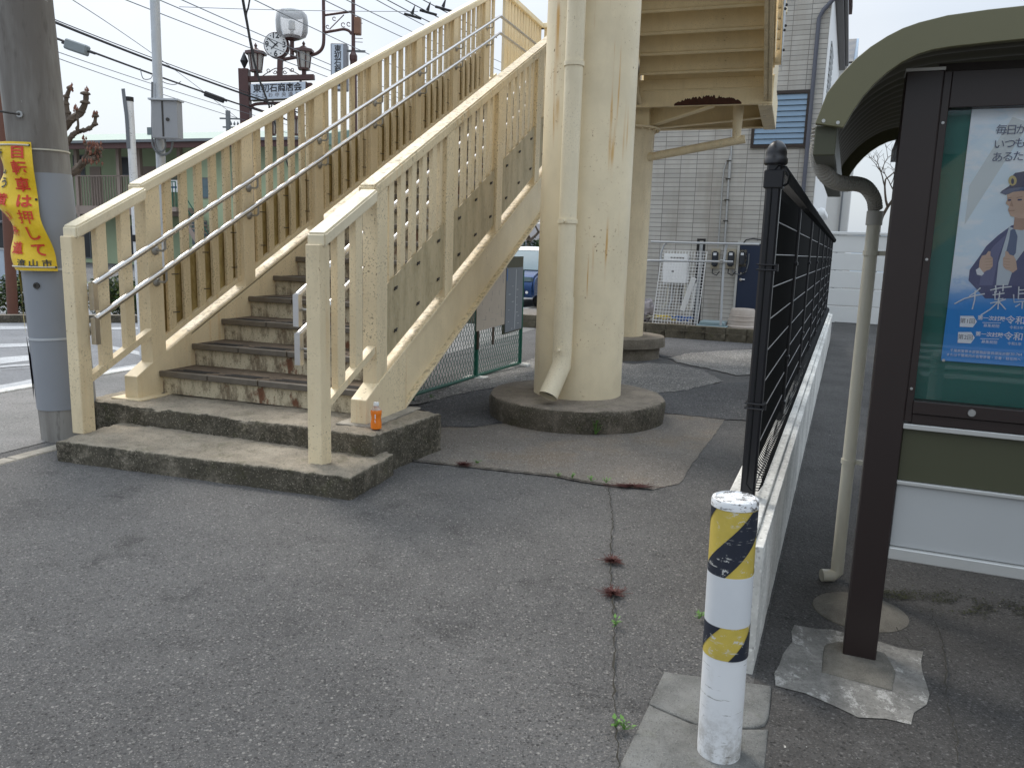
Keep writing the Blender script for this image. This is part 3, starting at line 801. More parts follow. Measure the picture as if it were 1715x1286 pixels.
T2.location = R2.location = (0, ST, LZ)
NF = 13
for k in range(1, NF):
    dup(T2, (0, ST-.367*k, LZ+.1745*k), br); r_ = dup(R2, (0, ST-.367*k, LZ+.1745*k), br); dup(L2, (0, 0, 0), r_)
SE = ST - .367*NF; DZ = LZ + .1745*NF
for x0, x1 in ((X0-.11, X0), (X1, X1+.11)):
    mb = MB()
    def q(s, rel): return LZ + K*(ST-s) + rel
    xm = (x0+x1)/2
    mb.prism([(xm-.01, ST, q(ST, -.34)), (xm-.01, SE, q(SE, -.34)), (xm-.01, SE, q(SE, .12)), (xm-.01, ST, q(ST, .12))], (.02, 0, 0))
    for rel in (-.34, .12):
        mb.prism([(x0, ST, q(ST, rel)), (x0, SE, q(SE, rel)), (x0, SE, q(SE, rel)+.02), (x0, ST, q(ST, rel)+.02)], (x1-x0, 0, 0))
    mb.build('stringer', M_CREAMG, br)
# outer parapet of flight 2: posts and panel seen edge-on
for x, mm in ((X1+.15, M_CREAMP), (X0-.08, M_CREAM)):
    rb = MB().prism([(x-.05, ST, LZ+1.35), (x-.05, SE, DZ+1.35), (x-.05, SE, DZ+1.43), (x-.05, ST, LZ+1.43)], (.13, 0, 0)).build('top_rail', M_CREAM, br)
    for k in range(4):
        s = ST-.1-PITCHP*k; z = LZ+K*(ST-s)
        MB().box(x-.04, x+.05, s-.06, s+.06, z+.1, z+1.36).build('rail_post', M_CREAM, br)
        if s-1.1 < SE: break
        o = MB().prism([(x+.05, s-.05, z+.0), (x+.05, s-1.08, z+K*1.03), (x+.05, s-1.08, z+K*1.03+.62), (x+.05, s-.05, z+.62)], (.006, 0, 0)).build('infill_panel', M_GREYP, br)
        for a in (.2, .55, .9):
            for h in (.14, .45): MB().lathe([(.018, 0), (.018, .02), (.008, .03)], (x+.056, s-a, z+K*a+h), 6, ax=(1, 0, 0)).build('fixing_bolt', M_BOLT, o)
        for i in range(5):
            sb = s-.2-.175*i; zb = LZ+K*(ST-sb)
            MB().box(x-.02, x+.02, sb-.04, sb+.04, zb+.15, zb+1.36).build('baluster', M_CREAM, br)
MB().box(X0-.1, X1+.1, SE-9, SE, DZ-.45, DZ).build('bridge_deck', M_CREAMU, br)
# rust bloom on landing edge beam
mb = MB(); random.seed(3)
A = []; B = []
for i in range(61):
    t = i/60; x = 2.75+t*.95; h = .02+.12*(sin(pi*t)**.6)*random.uniform(.55, 1.0)
    A.append((x, ST-.0225, LZ-.355)); B.append((x, ST-.0225, LZ-.355+h))
mb.grid([A, B]); mb.build('rust_stain', plain('rust', (.06, .022, .012), .9, 0, .5, 30, .6), br, fix=False)
# pillar 1
c1 = toL((P1X, P1Y, 0))
MB().lathe([(.395, .2), (.393, 2.), (.39, DZ-.46)], (c1.x, c1.y, 0), 64).build('pillar', M_CREAMP, br, smooth=True)
# vertical cover fin left of the downpipe and downpipe
vd = (Vector((0, 0, 0)) - Vector((P1X, P1Y, 0))).normalized(); vr = Vector((-vd.y, vd.x, 0))
def pp(a, r, z):   # polar on pillar: a = angle from camera-facing direction, positive to image right
    d = vd*cos(a) + vr*sin(a)*(1)
    return toL(Vector((P1X, P1Y, 0)) + d*r + UP*z)
sgn = 1 if (vr.x > 0) else -1
ad = -R(17)*sgn
rp_ = .074
mb = MB().tube([pp(ad, .395+rp_+.01, .52), pp(ad, .395+rp_+.01, DZ-.5)], rp_, 20); dp = mb.build('downpipe', M_RAIL, br, smooth=True)
mb = MB().tube([pp(ad, .395+rp_+.01, 1.1), pp(ad, .395+rp_+.01, .62), pp(ad, .395+rp_+.015, .52), pp(ad*1.25, .395+rp_+.19, .275)], rp_*1.10, 20, caps=False)
mb.build('pipe_elbow', M_RAIL, dp, smooth=True)
mb = MB().lathe([(0, 0), (rp_*1.02, 0)], pp(ad*1.22, .395+rp_+.165, .31), 16, ax=pp(ad*1.25, .395+rp_+.19, .275)-pp(ad, .395+rp_+.015, .52)); mb.build('pipe_mouth', M_DARK, dp)  # dark disc painted in for the shade inside the pipe
for z in (.66, 1.02, 1.72, 2.95):
    q = pp(ad, .395+rp_+.01, z); mb = MB().lathe([(rp_+.001, -.018), (rp_*1.08+.003, -.018), (rp_*1.08+.003, .018), (rp_+.001, .018)], q, 20)
    if z == 1.72 or z < .7:
        mb.tube([q+(pp(ad, 1, z)-pp(ad, 0, z))*.085+Vector((0, 0, .0)), q+(pp(ad, 1, z)-pp(ad, 0, z))*.12], .012, 6)
    mb.build('pipe_clamp', M_RAIL, dp)

# ================================================================== BOTTLE
bt = thing('drink_bottle', 'small orange drink bottle with white cap on the upper concrete step', 'bottle', onz(630, 718, .285))
k_ = NT('orange_drink'); k_.col((.85, .22, .02)); k_.rough(.15); M_ORANGE = k_.m
k_ = NT('clear_plastic'); k_.col((.75, .6, .5)); k_.rough(.1); k_.b.inputs['Transmission Weight'].default_value = .6; M_CLEAR = k_.m
MB().lathe([(.028, 0), (.036, .006), (.0365, .04), (.033, .06), (.033, .085), (.0365, .10), (.037, .118), (.034, .128)], seg=20).build('bottle_body', M_ORANGE, bt, smooth=True)
MB().lathe([(.034, .1285), (.026, .142), (.018, .150), (.0165, .158)], seg=20).build('bottle_neck', M_CLEAR, bt, smooth=True)
MB().lathe([(.0185, .157), (.0185, .176), (.017, .179), (0, .179)], seg=20).build('cap', M_WHITE, bt, smooth=True)
mb = MB()
for (x0, x1, z0, z1) in ((-.003, .003, .075, .105), (-.006, .002, .06, .066), (-.004, .005, .05, .054)):
    mb.box(x0, x1, -.0385, -.0375, z0, z1)
mb.build('label_print', M_WPRINT, bt)

# ================================================================== UTILITY POLE AND BANNER
PB = Vector((-3.29, 5.76, 0))
lean = Vector((-.045, 0, 1)).normalized()
up_ = thing('utility_pole', 'thick concrete utility pole with grey vinyl wrap beside the stairs', 'utility pole', PB)
def ppl(h): return lean*h
PR = .192
def pcyl(r0, r1, h0, h1, name, m, seg=48):
    return MB().lathe([(r0, h0), (r1, h1)], seg=seg, ax=lean).build(name, m, up_, smooth=True)
pcyl(PR*.99, PR*.965, -.1, 9, 'pole_shaft', M_POLE)
pcyl(PR*1.02, PR*1.0, .235, 1.90, 'vinyl_wrap', M_WRAP)
for h in (.75, 1.24): MB().lathe([(PR*1.0, h-.008), (PR*1.035, h-.008), (PR*1.035, h+.008), (PR*1.0, h+.008)], seg=48, ax=lean).build('strap', M_ZINC, up_, smooth=True)
mb = MB().lathe([(PR*1.0, 2.05), (PR*1.02, 2.05), (PR*1.02, 2.06), (PR*1.0, 2.06)], seg=48, ax=lean); mb.build('tie_cord', M_PVC, up_)
# climbing bolt sockets and warning strip
def onpole(ang, h, off=0.): # angle 0 faces camera, positive to image right
    d = Vector((-PB.x, -PB.y, 0)).normalized(); rr = Vector((-d.y, d.x, 0)); rr = rr if rr.x > 0 else -rr
    return ppl(h) + (d*cos(ang) + rr*sin(ang))*(PR*1.02+off)
for a, h, m in ((-.55, 1.13, M_BOLT), (-.45, 2.28, M_STEELD)):
    d = (onpole(a, h, .1)-onpole(a, h)).normalized()
    MB().lathe([(0, -.01), (.022, -.01), (.022, .008), (.012, .008), (.012, .002), (0, .002)], onpole(a, h), 12, ax=d).build('bolt_socket', m, up_)
mb = MB().tube([onpole(-.45, 2.28), onpole(-.45, 2.28)+Vector((-.25, -.12, .02)), onpole(-.45, 2.28)+Vector((-.6, -.2, .03))], .008, 6); mb.build('guy_loop', M_BOLT, up_)
A = [onpole(-1.62, h, .006+.01*sin(h*9)) for h in [x*.06 for x in range(5, 22)]]
B = [onpole(-1.42-.1*(i/16), h, .012) for i, h in enumerate([x*.06 for x in range(5, 22)])]
MB().grid([A[:9], B[:9]]).build('warning_strip', M_BLACK, up_, fix=False); MB().grid([A[8:], B[8:]]).build('warning_strip', M_YEL, up_, fix=False)

bn = thing('warning_banner', 'creased yellow cloth banner with red Japanese lettering tied round the utility pole', 'banner', PB)
H0, H1 = 1.235, 2.10
def ban(u, v, off=0.):
    # u: 0 left .. 1 right, v: 0 bottom .. 1 top
    right = -.18 + .30*sm((.45-v)/.35) + .10*(sm((.7-v)/.3)-1)*0 + .05*(1-v)
    left = -1.75 + .25*(1-v)
    a = left + (right-left)*u
    bul = .02*sin(v*14+u*3)*(1-u*.4) + .05*math.exp(-((v-.62)/.18)**2)*(1-u)**1.2 + .018*math.exp(-((v-.5)/.05)**2)*(1-.5*u)
    return onpole(a, H0+(H1-H0)*v, .026+bul+off)
mb = MB().grid([[ban(i/30, j/60) for i in range(31)] for j in range(61)])
mb.build('banner_cloth', M_BAN, bn, smooth=True, fix=False)
def vtext(s, u, v0, v1, size, sx=1.0):
    it = []; n = len(s)
    for i, ch in enumerate(s): it.append((ch, u, v0+(v1-v0)*(i/(max(1, n-1))), size))
    return it
WB = .32
def ban_letters(items, m):
    mb = MB()
    for ch, u, v, size in items:
        V, Fc = text_mesh(ch, size, size*(.008 if ch == '押' else .024))
        mb.add([ban(u + q.x/WB, v + q.y/(H1-H0), .007) for q in V], Fc)
    mb.build('lettering', m, bn, fix=False)
ban_letters(vtext('自転車は押して', .745, .915, .16, .098), M_RED)
ban_letters(vtext('歩しう', .30, .90, .68, .08), M_INK)
ban_letters(vtext('黄い歩道', .30, .545, .17, .09), M_RED)
ban_letters([('流', .40, .055, .055), ('山', .62, .055, .055), ('市', .84, .055, .055)], M_INK)
for u, v in ((.96, .975), (.97, .56), (.97, .03)):
    p = ban(u, v, .004); d = Vector((p.x, p.y, 0)).normalized()
    MB().lathe([(0, 0), (.009, 0), (.009, .004), (0, .004)], p, 10, ax=d).build('eyelet', M_BOLT, bn)
for v in (.975, .03): MB().tube([ban(.02+.94*i/12, v, .006) for i in range(13)], .006, 6).build('banner_rod', M_PVC, bn)

# ================================================================== BOLLARD ON GRANITE SLAB
BX = onz(1203, 1262)
bo = thing('bollard', 'scuffed white bollard with yellow and black striped bands', 'bollard', (BX.x, BX.y, .01), 0)
RB = .0640; BH = .80
blean = Vector((-.012, .01, 1)).normalized()
mb = MB().lathe([(RB, -.1), (RB, BH-.02)], seg=48, ax=blean); mb.build('post', M_WHITEP, bo, smooth=True)
MB().lathe([(RB*1.0, BH-.024), (RB*1.045, BH-.024), (RB*1.045, BH-.008), (RB*1.0, BH-.001), (RB*.86, BH+.003), (RB*.84, BH-.001), (0, BH-.001)], seg=48, ax=blean).build('cap', m_white('chipped_white', chips=1.0, k2=1), bo, smooth=True)
def band(h0, h1, twist):
    # yellow sleeve and dark diagonal stripes on it
    MB().lathe([(RB+.0012, h0), (RB+.0012, h1)], seg=48, ax=blean).build('yellow_band', M_YEL, bo, smooth=True)
    for j in range(2):
        A = []; mb = MB(); n = 40
        a0 = twist + pi*j
        # stripe: region between two diagonals; clip to band height
        for i in range(n+1):
            h = h0 + (h1-h0)*i/n; sh = (h-h0)/.155*2.0
            A.append((h, a0+sh, a0+sh+1.45))
        rows = []
        for h, a, b in A:
            row = []
            for q in range(9):
                t = a+(b-a)*q/8; row.append(blean*h + Vector((cos(t), sin(t), 0))*(RB+.0024))
            rows.append(row)
        mb.grid(rows); mb.build('dark_stripe', M_NAVY, bo, smooth=True)
band(BH-.222, BH-.026, R(158)); band(BH-.474, BH-.374, R(262))
MB().lathe([(RB+.0018, BH-.374), (RB+.0018, BH-.222)], seg=48, ax=blean).build('white_band', M_LIGHTW, bo, smooth=True)
# granite slab made of pieces
slab = thing('granite_paver', 'cracked square stone slab round the foot of the striped bollard', 'paving slab')
q = [onz(*p) for p in ((1112,1128),(1292,1152),(1276,1330),(1035,1290))]
c1_ = onz(1180, 1222); e1 = q[3].lerp(q[0], .62); e2 = q[1].lerp(q[2], .45)
rough_block([q[0], q[1], e2, c1_, e1], -.1, .012, 'slab_piece', M_PAVER, slab, jit=.002, rnd=.006, cell=.06)
rough_block([e1+Vector((0, -.006, 0)), c1_+Vector((0, -.006, 0)), e2+Vector((0, -.006, 0)), q[2], q[3]], -.1, .010, 'slab_piece', M_PAVER, slab, jit=.002, rnd=.006, cell=.06)

# ================================================================== LOW WALL AND BLACK FENCE
FZ = -AZF
wl = thing('low_wall', 'long low white concrete wall under the black mesh fence', 'wall', FO, FZ)
mb = MB()
e = 0
for L in (2.38, 2.1, 2.2, 2.2, 2.2, 1.7):
    o = rough_block([(-.20, e+.003+(.22 if e == 0 else 0)), (-.035, e+.003), (-.035, e+L), (-.20, e+L)], -.3, .5-.0015*e, 'wall_block', M_KERB, wl, jit=.0025, rnd=.01, cell=.12)
    rough_block([(-.034, e+.003), (.0, e+.003), (.0, e+L), (-.034, e+L)], -.3, .485-.0015*e, 'wall_ledge', M_KERB, wl, jit=.0015, rnd=.006, cell=.12)
    e += L
fn = thing('mesh_fence', 'tall black wire mesh fence standing on the low white wall', 'fence', FO, FZ)
PM = -.118
pp_ = MB(); pz = .0
def fence_post(mb):
    mb.box(-.029, .029, -.029, .029, .47, 1.865)
    return mb
post0 = fence_post(MB()).build('fence_post', M_BLACK, fn, bevel=.008)
capm = MB().lathe([(.040, 1.845), (.045, 1.850), (.045, 1.868), (.040, 1.874), (.040, 1.89), (.037, 1.906), (.029, 1.922), (.016, 1.934), (0, 1.938)], seg=20)
cap0 = capm.build('post_cap', M_BLACK, post0, smooth=True)
clamps = []
for z in (.88, 1.44):
    cb = MB()
    cb.tube([(-.036, -.036, z), (.036, -.036, z), (.036, .036, z), (-.036, .036, z), (-.036, -.036, z)], .0035, 6)
    cb.tube([(-.036, -.036, z+.02), (.036, -.036, z+.02), (.036, .036, z+.02), (-.036, .036, z+.02), (-.036, -.036, z+.02)], .0035, 6)
    cb.box(.03, .045, -.03, -.012, z-.004, z+.024)
    clamps.append(cb.build('clamp', M_BLACK, post0, bevel=.002))
clamps.append(MB().box(-.037, .037, -.036, .036, 1.755, 1.825).build('collar', M_BLACK, post0, bevel=.004))
PS = 1.72
posts = [.545 + PS*k for k in range(8)]
post0.location = (PM, posts[0], 0)
slim = MB().box(-.030, .016, -.022, .022, .47, 1.862).build('fence_post', M_BLACK, fn, bevel=.006)
scap = MB().lathe([(.026, 1.855), (.029, 1.860), (.027, 1.875), (.012, 1.886), (0, 1.887)], (-.007, 0, 0), 14).build('post_cap', M_BLACK, slim, smooth=True)
sclamps = [MB().box(-.034, .022, -.028, .028, z, z+.022).build('clamp', M_BLACK, slim, bevel=.003) for z in (.60, .88, 1.44, 1.80)]
slim.location = (PM, posts[1], 0)
for s in posts[2:]:
    c = dup(slim, (PM, s, -.0015*s), fn); dup(scap, (0, 0, 0), c); [dup(q_, (0, 0, 0), c) for q_ in sclamps]
def panel_mesh():
    mb = MB(); L = PS-.08; n = 42
    for i in range(n+1):
        y = -.03 + (L+.07)*i/n; x = -.004
        pts = [(x, y, .535)]
        # rolled bottom and top edge
        pts = []
        for a in range(0, 9):
            t = -pi/2 - (2*pi-.6)*(1-a/8.); 
            pts.append((x+.0+.038*cos(t)*.9 - .0, y, .575+.045*sin(t)))
        pts = [(x, y, .62)]
        for a in range(7):
            t = R(150) + a*R(50); pts.insert(0, (x+.030+.034*cos(t), y, .575+.042*sin(t)))
        pts2 = [(x, y, 1.74)]
        for a in range(7):
            t = R(210) - a*R(50); pts2.append((x+.030+.034*cos(t), y, 1.80+.042*sin(t)))
        mb.tube(pts[:], .0026, 4, caps=False); mb.tube([(x, y, .62), (x, y, 1.74)], .0036, 4, caps=False); mb.tube(pts2, .0026, 4, caps=False)
    return mb
pn0 = panel_mesh().build('mesh_panel', M_BLACKM, fn, fix=False)
hw = MB()
for z in (.66, .80, .94, 1.08, 1.22, 1.36, 1.50, 1.64): hw.tube([(.0005, .03, z), (.0005, PS-.03, z)], .0026, 6)
for z in (.535, 1.84): hw.tube([(.022, .03, z), (.022, PS-.03, z)], .003, 6)
hw0 = hw.build('horizontal_wire', M_WIRE, pn0)
pn0.location = (PM, posts[0], 0)
for s in posts[1:-1]:
    c = dup(pn0, (PM, s, -.0015*s), fn); dup(hw0, (0, 0, 0), c)

# ================================================================== NOTICE BOARD SHELTER
SE_ = .29
nb = thing('notice_board_shelter', 'brown glazed notice board shelter with olive barrel roof and grey downpipe', 'notice board', FO, FZ)
MB().box(.30, .415, SE_, SE_+.10, -.05, 2.12).build('front_post', M_BROWN, nb, bevel=.004)
MB().box(.298, .417, SE_-.002, SE_+.102, 2.118, 2.128).build('post_cap', M_ALU, nb)
MB().box(3.9, 4.015, SE_, SE_+.10, -.05, 2.12).build('front_post', M_BROWN, nb, bevel=.004)
for m0 in (.335, 3.9): MB().box(m0, m0+.05, .92, 1.0, -.05, 2.1).build('rear_post', M_ALU, nb, bevel=.003)
b0, b1 = .415, 3.9  # board run on out of view to block light; far length made up
def P(n, x0, x1, y0, y1, z0, z1, m, bev=.002): return MB().box(x0, x1, y0, y1, z0, z1).build(n, m, nb, bevel=bev)
P('case_stile', b0, b0+.024, SE_+.004, SE_+.1, .93, 2.115, M_BROWN); P('case_stile', b1-.024, b1, SE_+.004, SE_+.1, .93, 2.115, M_BROWN)
P('case_top_rail', b0+.024, b1-.024, SE_+.003, SE_+.1, 1.998, 2.115, M_BROWN)
P('case_bottom_rail', b0+.024, b1-.024, SE_-.004, SE_+.1, .963, 1.008, M_BROWN); P('case_bottom_rail', b0+.024, b1-.024, SE_+.006, SE_+.1, .925, .961, M_BROWN)
P('case_back', b0+.024, b1-.024, SE_+.06, SE_+.08, 1.0, 2.0, M_GREENB)
P('case_glass', b0+.024, b1-.024, SE_+.028, SE_+.032, 1.008, 1.998, M_GLASS, 0)
P('trim_strip', b0, b1, SE_-.002, SE_+.05, .905, .923, M_ALU); P('upper_panel', b0+.002, b1, SE_+.02, SE_+.05, .712, .904, M_OLIVED)
P('trim_strip', b0, b1, SE_+.006, SE_+.05, .698, .711, M_ALU); P('lower_panel', b0+.002, b1, SE_+.02, SE_+.05, .462, .697, M_GREYP)
P('bottom_channel', b0, b1, SE_+.0, SE_+.06, .416, .460, M_ALU, .003)
# roof: arch profile in (m, z)
prof_o = [(.034,1.935),(.063,2.033),(.10,2.088),(.139,2.133),(.18,2.168),(.227,2.198),(.27,2.219),(.315,2.233),(.392,2.248),(.50,2.256),(.65,2.262)]
prof_i = [(.123,1.92),(.148,1.972),(.174,2.016),(.205,2.055),(.238,2.087),(.278,2.116),(.32,2.137),(.36,2.148),(.41,2.154),(.52,2.160),(.65,2.166)]
CX = 2.45  # roof widened out of view to shade the alley; unseen part made up
po = prof_o + [(2*CX-a, b) for a, b in prof_o[::-1]]; pi_ = prof_i + [(2*CX-a, b) for a, b in prof_i[::-1]]
for y0 in (.13, 2.2):
    mb = MB(); n = len(po)
    vs = [(a, y0, b) for a, b in po] + [(a, y0, b) for a, b in pi_] + [(a, y0+.03, b) for a, b in po] + [(a, y0+.03, b) for a, b in pi_]
    fs = []
    for i in range(n-1):
        fs += [(i, i+1, n+i+1, n+i), (2*n+i, 3*n+i, 3*n+i+1, 2*n+i+1), (i, 2*n+i, 2*n+i+1, i+1), (n+i, n+i+1, 3*n+i+1, 3*n+i)]
    fs += [(0, n, 3*n, 2*n), (n-1, 3*n-1, 4*n-1, 2*n-1)]
    g = mb.add(vs, fs).build('gable_fascia', M_OLIVE, nb, bevel=.002)
    if y0 < 1:
        for a, b in ((.06, 1.943), (.105, 1.936)): MB().lathe([(0, -.003), (.006, -.003), (.006, .0), (0, 0)], (a, y0, b), 8, ax=(0, 1, 0)).build('screw', M_ALU, g)
# corrugated vault
rows = []; NC = 150
for j in range(NC+1):
    y = .16 + (2.2-.16)*j/NC; r_ = []
    for i in range(len(po)):
        a, b = po[i]; c, d = pi_[i]; t = .35 + .10*sin(j*2*pi/10); r_.append((a+(c-a)*t, y, b+(d-b)*t))
    rows.append(r_)
MB().grid(rows).build('roof_sheet', M_RIB, nb, fix=False, smooth=True)
MB().box(.034, .104, .165, 2.19, 1.835, 1.935).build('gutter', M_OLIVED, nb, bevel=.004)
MB().box(.40, 3.92, .35, .45, 2.10, 2.15).build('roof_beam', M_BROWN, nb)
MB().box(.34, .39, 1.0, 2.15, 2.02, 2.08).build('roof_beam', M_BROWN, nb)
MB().box(.34, .42, 1.0, 1.02, 1.75, 2.1).build('roof_bracket', M_OLIVED, nb)
# downpipe and flexible hose
dpx, dpe = .245, 1.04
pk = world_to(FO, FZ)
dm = onz(1400, 972); dl = pk(dm); dpx, dpe = dl.x, dl.y
pipe = MB().tube([(dpx, dpe, .06), (dpx, dpe, 1.66)], .028, 18); pipe.build('downpipe', M_PVC, nb, smooth=True)
MB().tube([(dpx, dpe, .11), (dpx, dpe, .045), (dpx-.02, dpe-.02, .03), (dpx-.065, dpe-.04, .03)], .029, 16).build('pipe_elbow', M_PVC, nb, smooth=True)
MB().tube([(dpx, dpe, 1.64), (dpx, dpe, 1.70)], .034, 18).build('pipe_collar', M_HOSE, nb, smooth=True)
for z in (.58, 1.52):
    MB().lathe([(.028, z-.01), (.033, z-.01), (.033, z+.01), (.028, z+.01)], (dpx, dpe, 0), 18).build('pipe_bracket', M_PVC, nb)
    MB().box(dpx+.02, dpx+.10, dpe-.008, dpe+.008, z-.01, z+.01).build('pipe_bracket', M_PVC, nb)
# hose path from pixels: gutter outlet to collar, interpolating depth
hp = [(1372, 242), (1370, 258), (1374, 278), (1390, 300), (1412, 308), (1432, 308), (1450, 314), (1463, 332), (1466, 350)]
p0 = fp(.085, .42); pts = []
for i, (x, y) in enumerate(hp):
    t = i/(len(hp)-1); dep = .40 + (dpe-.40)*sm(t)
    P_ = onpl(x, y, fp(0, dep), fE); pts.append(pk(P_))
pts.insert(0, pts[0]+Vector((.0, 0, .06))); 
# smooth and corrugate
def catmull(P, n):
    o = []
    for i in range(len(P)-1):
        a = P[max(i-1, 0)]; b = P[i]; c = P[i+1]; d = P[min(i+2, len(P)-1)]
        for k in range(n):
            t = k/n; o.append(.5*((2*b)+(c-a)*t+(2*a-5*b+4*c-d)*t*t+(-a+3*b-3*c+d)*t**3))
    o.append(P[-1]); return o
cp = catmull(pts, 20); rr = [(.031 if (i//2) % 2 else .021) for i in range(len(cp))]
MB().tube(cp, rr, 14).build('flexible_hose', M_HOSE, nb)

# poster behind the glass
PY = SE_+.052
po_ = thing('police_poster', 'large blue and white recruitment poster of a uniformed officer behind the glass', 'poster', FO, FZ)
def pq(x, y, d=0.):
    P_ = onpl(x, y, fp(0, PY), fE); l = pk(P_); return Vector((l.x, PY-d, l.z))
bl = pq(1580, 604); tl = pq(1628, 182); x0, x1, zb, zt = .513, 1.10, bl.z, tl.z
def m_poster():
    k = NT('poster_print'); s = k.sep(); z = s[2]
    t = k.ramp(z, 1.33, 1.52)
    c = k.mix(t, (.006, .25, .68), (.74, .88, .98))
    cl = k.ramp(k.noise(7, 4, .7, (1, 1, 2)), .45, .6); c = k.mix(k.mul(cl, k.mul(k.ramp(z, 1.36, 1.46), .6)), c, (.95, .97, 1.))
    k.col(c); k.rough(.4); return k.m
MB().box(x0, x1, PY, PY+.004, zb, zt).build('poster_sheet', m_poster(), po_)
MB().prism([(x0+.02, PY-.0005, 1.62), (x0+.17, PY-.0005, 1.95), (x0+.12, PY-.0005, 1.97), (x0+.02, PY-.0005, 1.75)], (0, .0003, 0)).build('cloud_shape', plain('poster_cloud', (.66, .73, .76), .5, 0, .02), po_)
def poly(pts, d, m, name):
    V = [pq(x, y, d) for x, y in pts]; me = MB().add(V, [tuple(range(len(V)))]); return me.build(name, m, po_, fix=False)
SK = plain('print_skin', (.62, .43, .32), .5, 0, .06, 30); SK2 = plain('print_skin_shadow', (.47, .30, .22), .5)
JK = plain('print_jacket', (.075, .085, .20), .5, 0, .2, 20); JK2 = plain('print_jacket_light', (.14, .15, .29), .5, 0, .1); SH = plain('print_shirt', (.55, .62, .68), .5); TI = plain('print_tie', (.10, .14, .25), .5); CP = plain('print_cap', (.03, .045, .13), .5); GD = plain('print_gold', (.55, .45, .2), .5)
poly([(1622,470),(1624,452),(1640,430),(1652,412),(1672,394),(1694,378),(1715,372),(1760,380),(1800,420),(1810,500),(1650,500)], .001, JK, 'jacket')
poly([(1640,478),(1646,440),(1664,412),(1686,392),(1672,430),(1662,478)], .0014, JK2, 'jacket_fold')
poly([(1668,478),(1672,440),(1690,380),(1702,384),(1720,378),(1735,372),(1722,410),(1700,440),(1688,478)], .0018, SH, 'shirt')
poly([(1692,386),(1699,382),(1704,396),(1701,424),(1690,438),(1684,426),(1690,400)], .0022, TI, 'tie')
poly([(1697,384),(1699,362),(1730,352),(1734,372),(1712,386)], .0024, SK2, 'neck')
poly([(1686,324),(1694,318),(1722,316),(1742,322),(1742,350),(1728,366),(1706,366),(1692,362),(1688,352),(1690,346),(1684,341),(1687,334)], .0028, SK, 'face')
poly([(1676,321),(1690,312),(1696,300),(1694,296),(1700,290),(1718,287),(1745,292),(1752,306),(1746,322),(1720,320),(1700,320),(1688,326)], .0032, CP, 'cap')
poly([(1674,323),(1690,316),(1716,313),(1716,319),(1696,322),(1684,327)], .0035, TI, 'cap_visor')
def ell(cx, cy, rx, ry, d, m, name, n=18): return poly([(cx+rx*cos(2*pi*i/n), cy+ry*sin(2*pi*i/n)) for i in range(n)], d, m, name)
ell(1695.5, 303, 7, 8.5, .0036, GD, 'cap_badge'); ell(1695.5, 304, 2.5, 5, .0039, CP, 'badge_mark')
for p in ([(1687,332),(1694,330),(1694,331.5),(1687,333.5)], [(1702,331),(1712,329),(1712,330.6),(1702,332.5)], [(1689,352.5),(1700,352),(1698,354),(1690,354)]): poly(p, .0032, SK2, 'face_line')
for p in ([(1688,334.5),(1693,334),(1693,336.5),(1688,337)], [(1704,334),(1711,333.5),(1711,336),(1704,336.5)]): poly(p, .0033, CP, 'eye')
poly([(1694,336),(1691,345),(1697,346.5)], .0031, SK2, 'nose_line')
def fist(cx, cy, s, flip):
    f = -1 if flip else 1
    poly([(cx-14*s*f, cy+12*s),(cx-12*s*f, cy-4*s),(cx-8*s*f, cy-12*s),(cx-1*s*f, cy-14*s),(cx+3*s*f, cy-20*s),(cx+7*s*f, cy-20*s),(cx+7*s*f, cy-12*s),(cx+11*s*f, cy-8*s),(cx+11*s*f, cy+6*s),(cx+6*s*f, cy+12*s),(cx, cy+14*s),(cx-6*s*f, cy+18*s)], .0030, SK, 'fist')
    for j in range(4): poly([(cx+10*s*f, cy-8*s+j*5.2*s),(cx-2*s*f, cy-6.6*s+j*5.2*s),(cx-2*s*f, cy-6*s+j*5.2*s),(cx+10*s*f, cy-7*s+j*5.2*s)], .0034, SK2, 'finger_line')
fist(1652, 440, .95, False); fist(1690, 440, .95, True)
poly([(1634,452),(1640,448),(1648,458),(1644,462),(1636,460)], .0036, M_WPRINT, 'cuff')
# lettering
def plet(items, m, name='lettering'):
    mb = MB()
    for body, x, y, hpx, bold in items:
        c = pq(x, y, .004); sz = hpx/1327*3.15*1.13
        V, Fc = text_mesh(body, sz, sz*bold); mb.add([(c.x+v.x, c.y, c.z+v.y) for v in V], Fc)
    mb.build(name, m, po_, fix=False)
plet([(c, x, y, 13, .0) for c, x, y in (('毎',1677,219),('日',1694,219),('が',1711,218),('い',1673,243),('つ',1691,242),('も',1708,241),('あ',1670,265),('る',1688,264),('た',1705,263))], M_NAVYT)
def strokes(cx, cy, s, L, wd=1.6):
    for st in L:
        V = [pq(cx+a*s, cy+b*s, .0042) for a, b in st]
        MB().tube(V, .0021, 5).build('brush_stroke', M_WPRINT, po_)
strokes(1625, 500, 1, [[(17,-18),(8,-10),(-2,-4)], [(-27,9),(-10,0),(8,-5),(24,-8)], [(8,-14),(7,2),(3,18)]])
strokes(1670, 498, 1, [[(-12,-12),(5,-16),(24,-18)], [(-3,-20),(-2,-8)], [(10,-22),(9,-10)], [(-8,-4),(12,-7)], [(-4,-10),(-4,4),(10,2)], [(4,-10),(3,1)], [(-12,10),(2,7),(14,3)], [(2,1),(1,20)], [(0,9),(-12,20),(-28,30)], [(3,8),(14,20)]])
strokes(1712, 497, 1, [[(-6,-17),(-7,4),(8,3)], [(-6,-11),(8,-12)], [(-6,-5),(8,-6)], [(-15,-4),(-14,9),(10,7)], [(0,9),(-1,20)], [(-4,12),(-12,17)]])
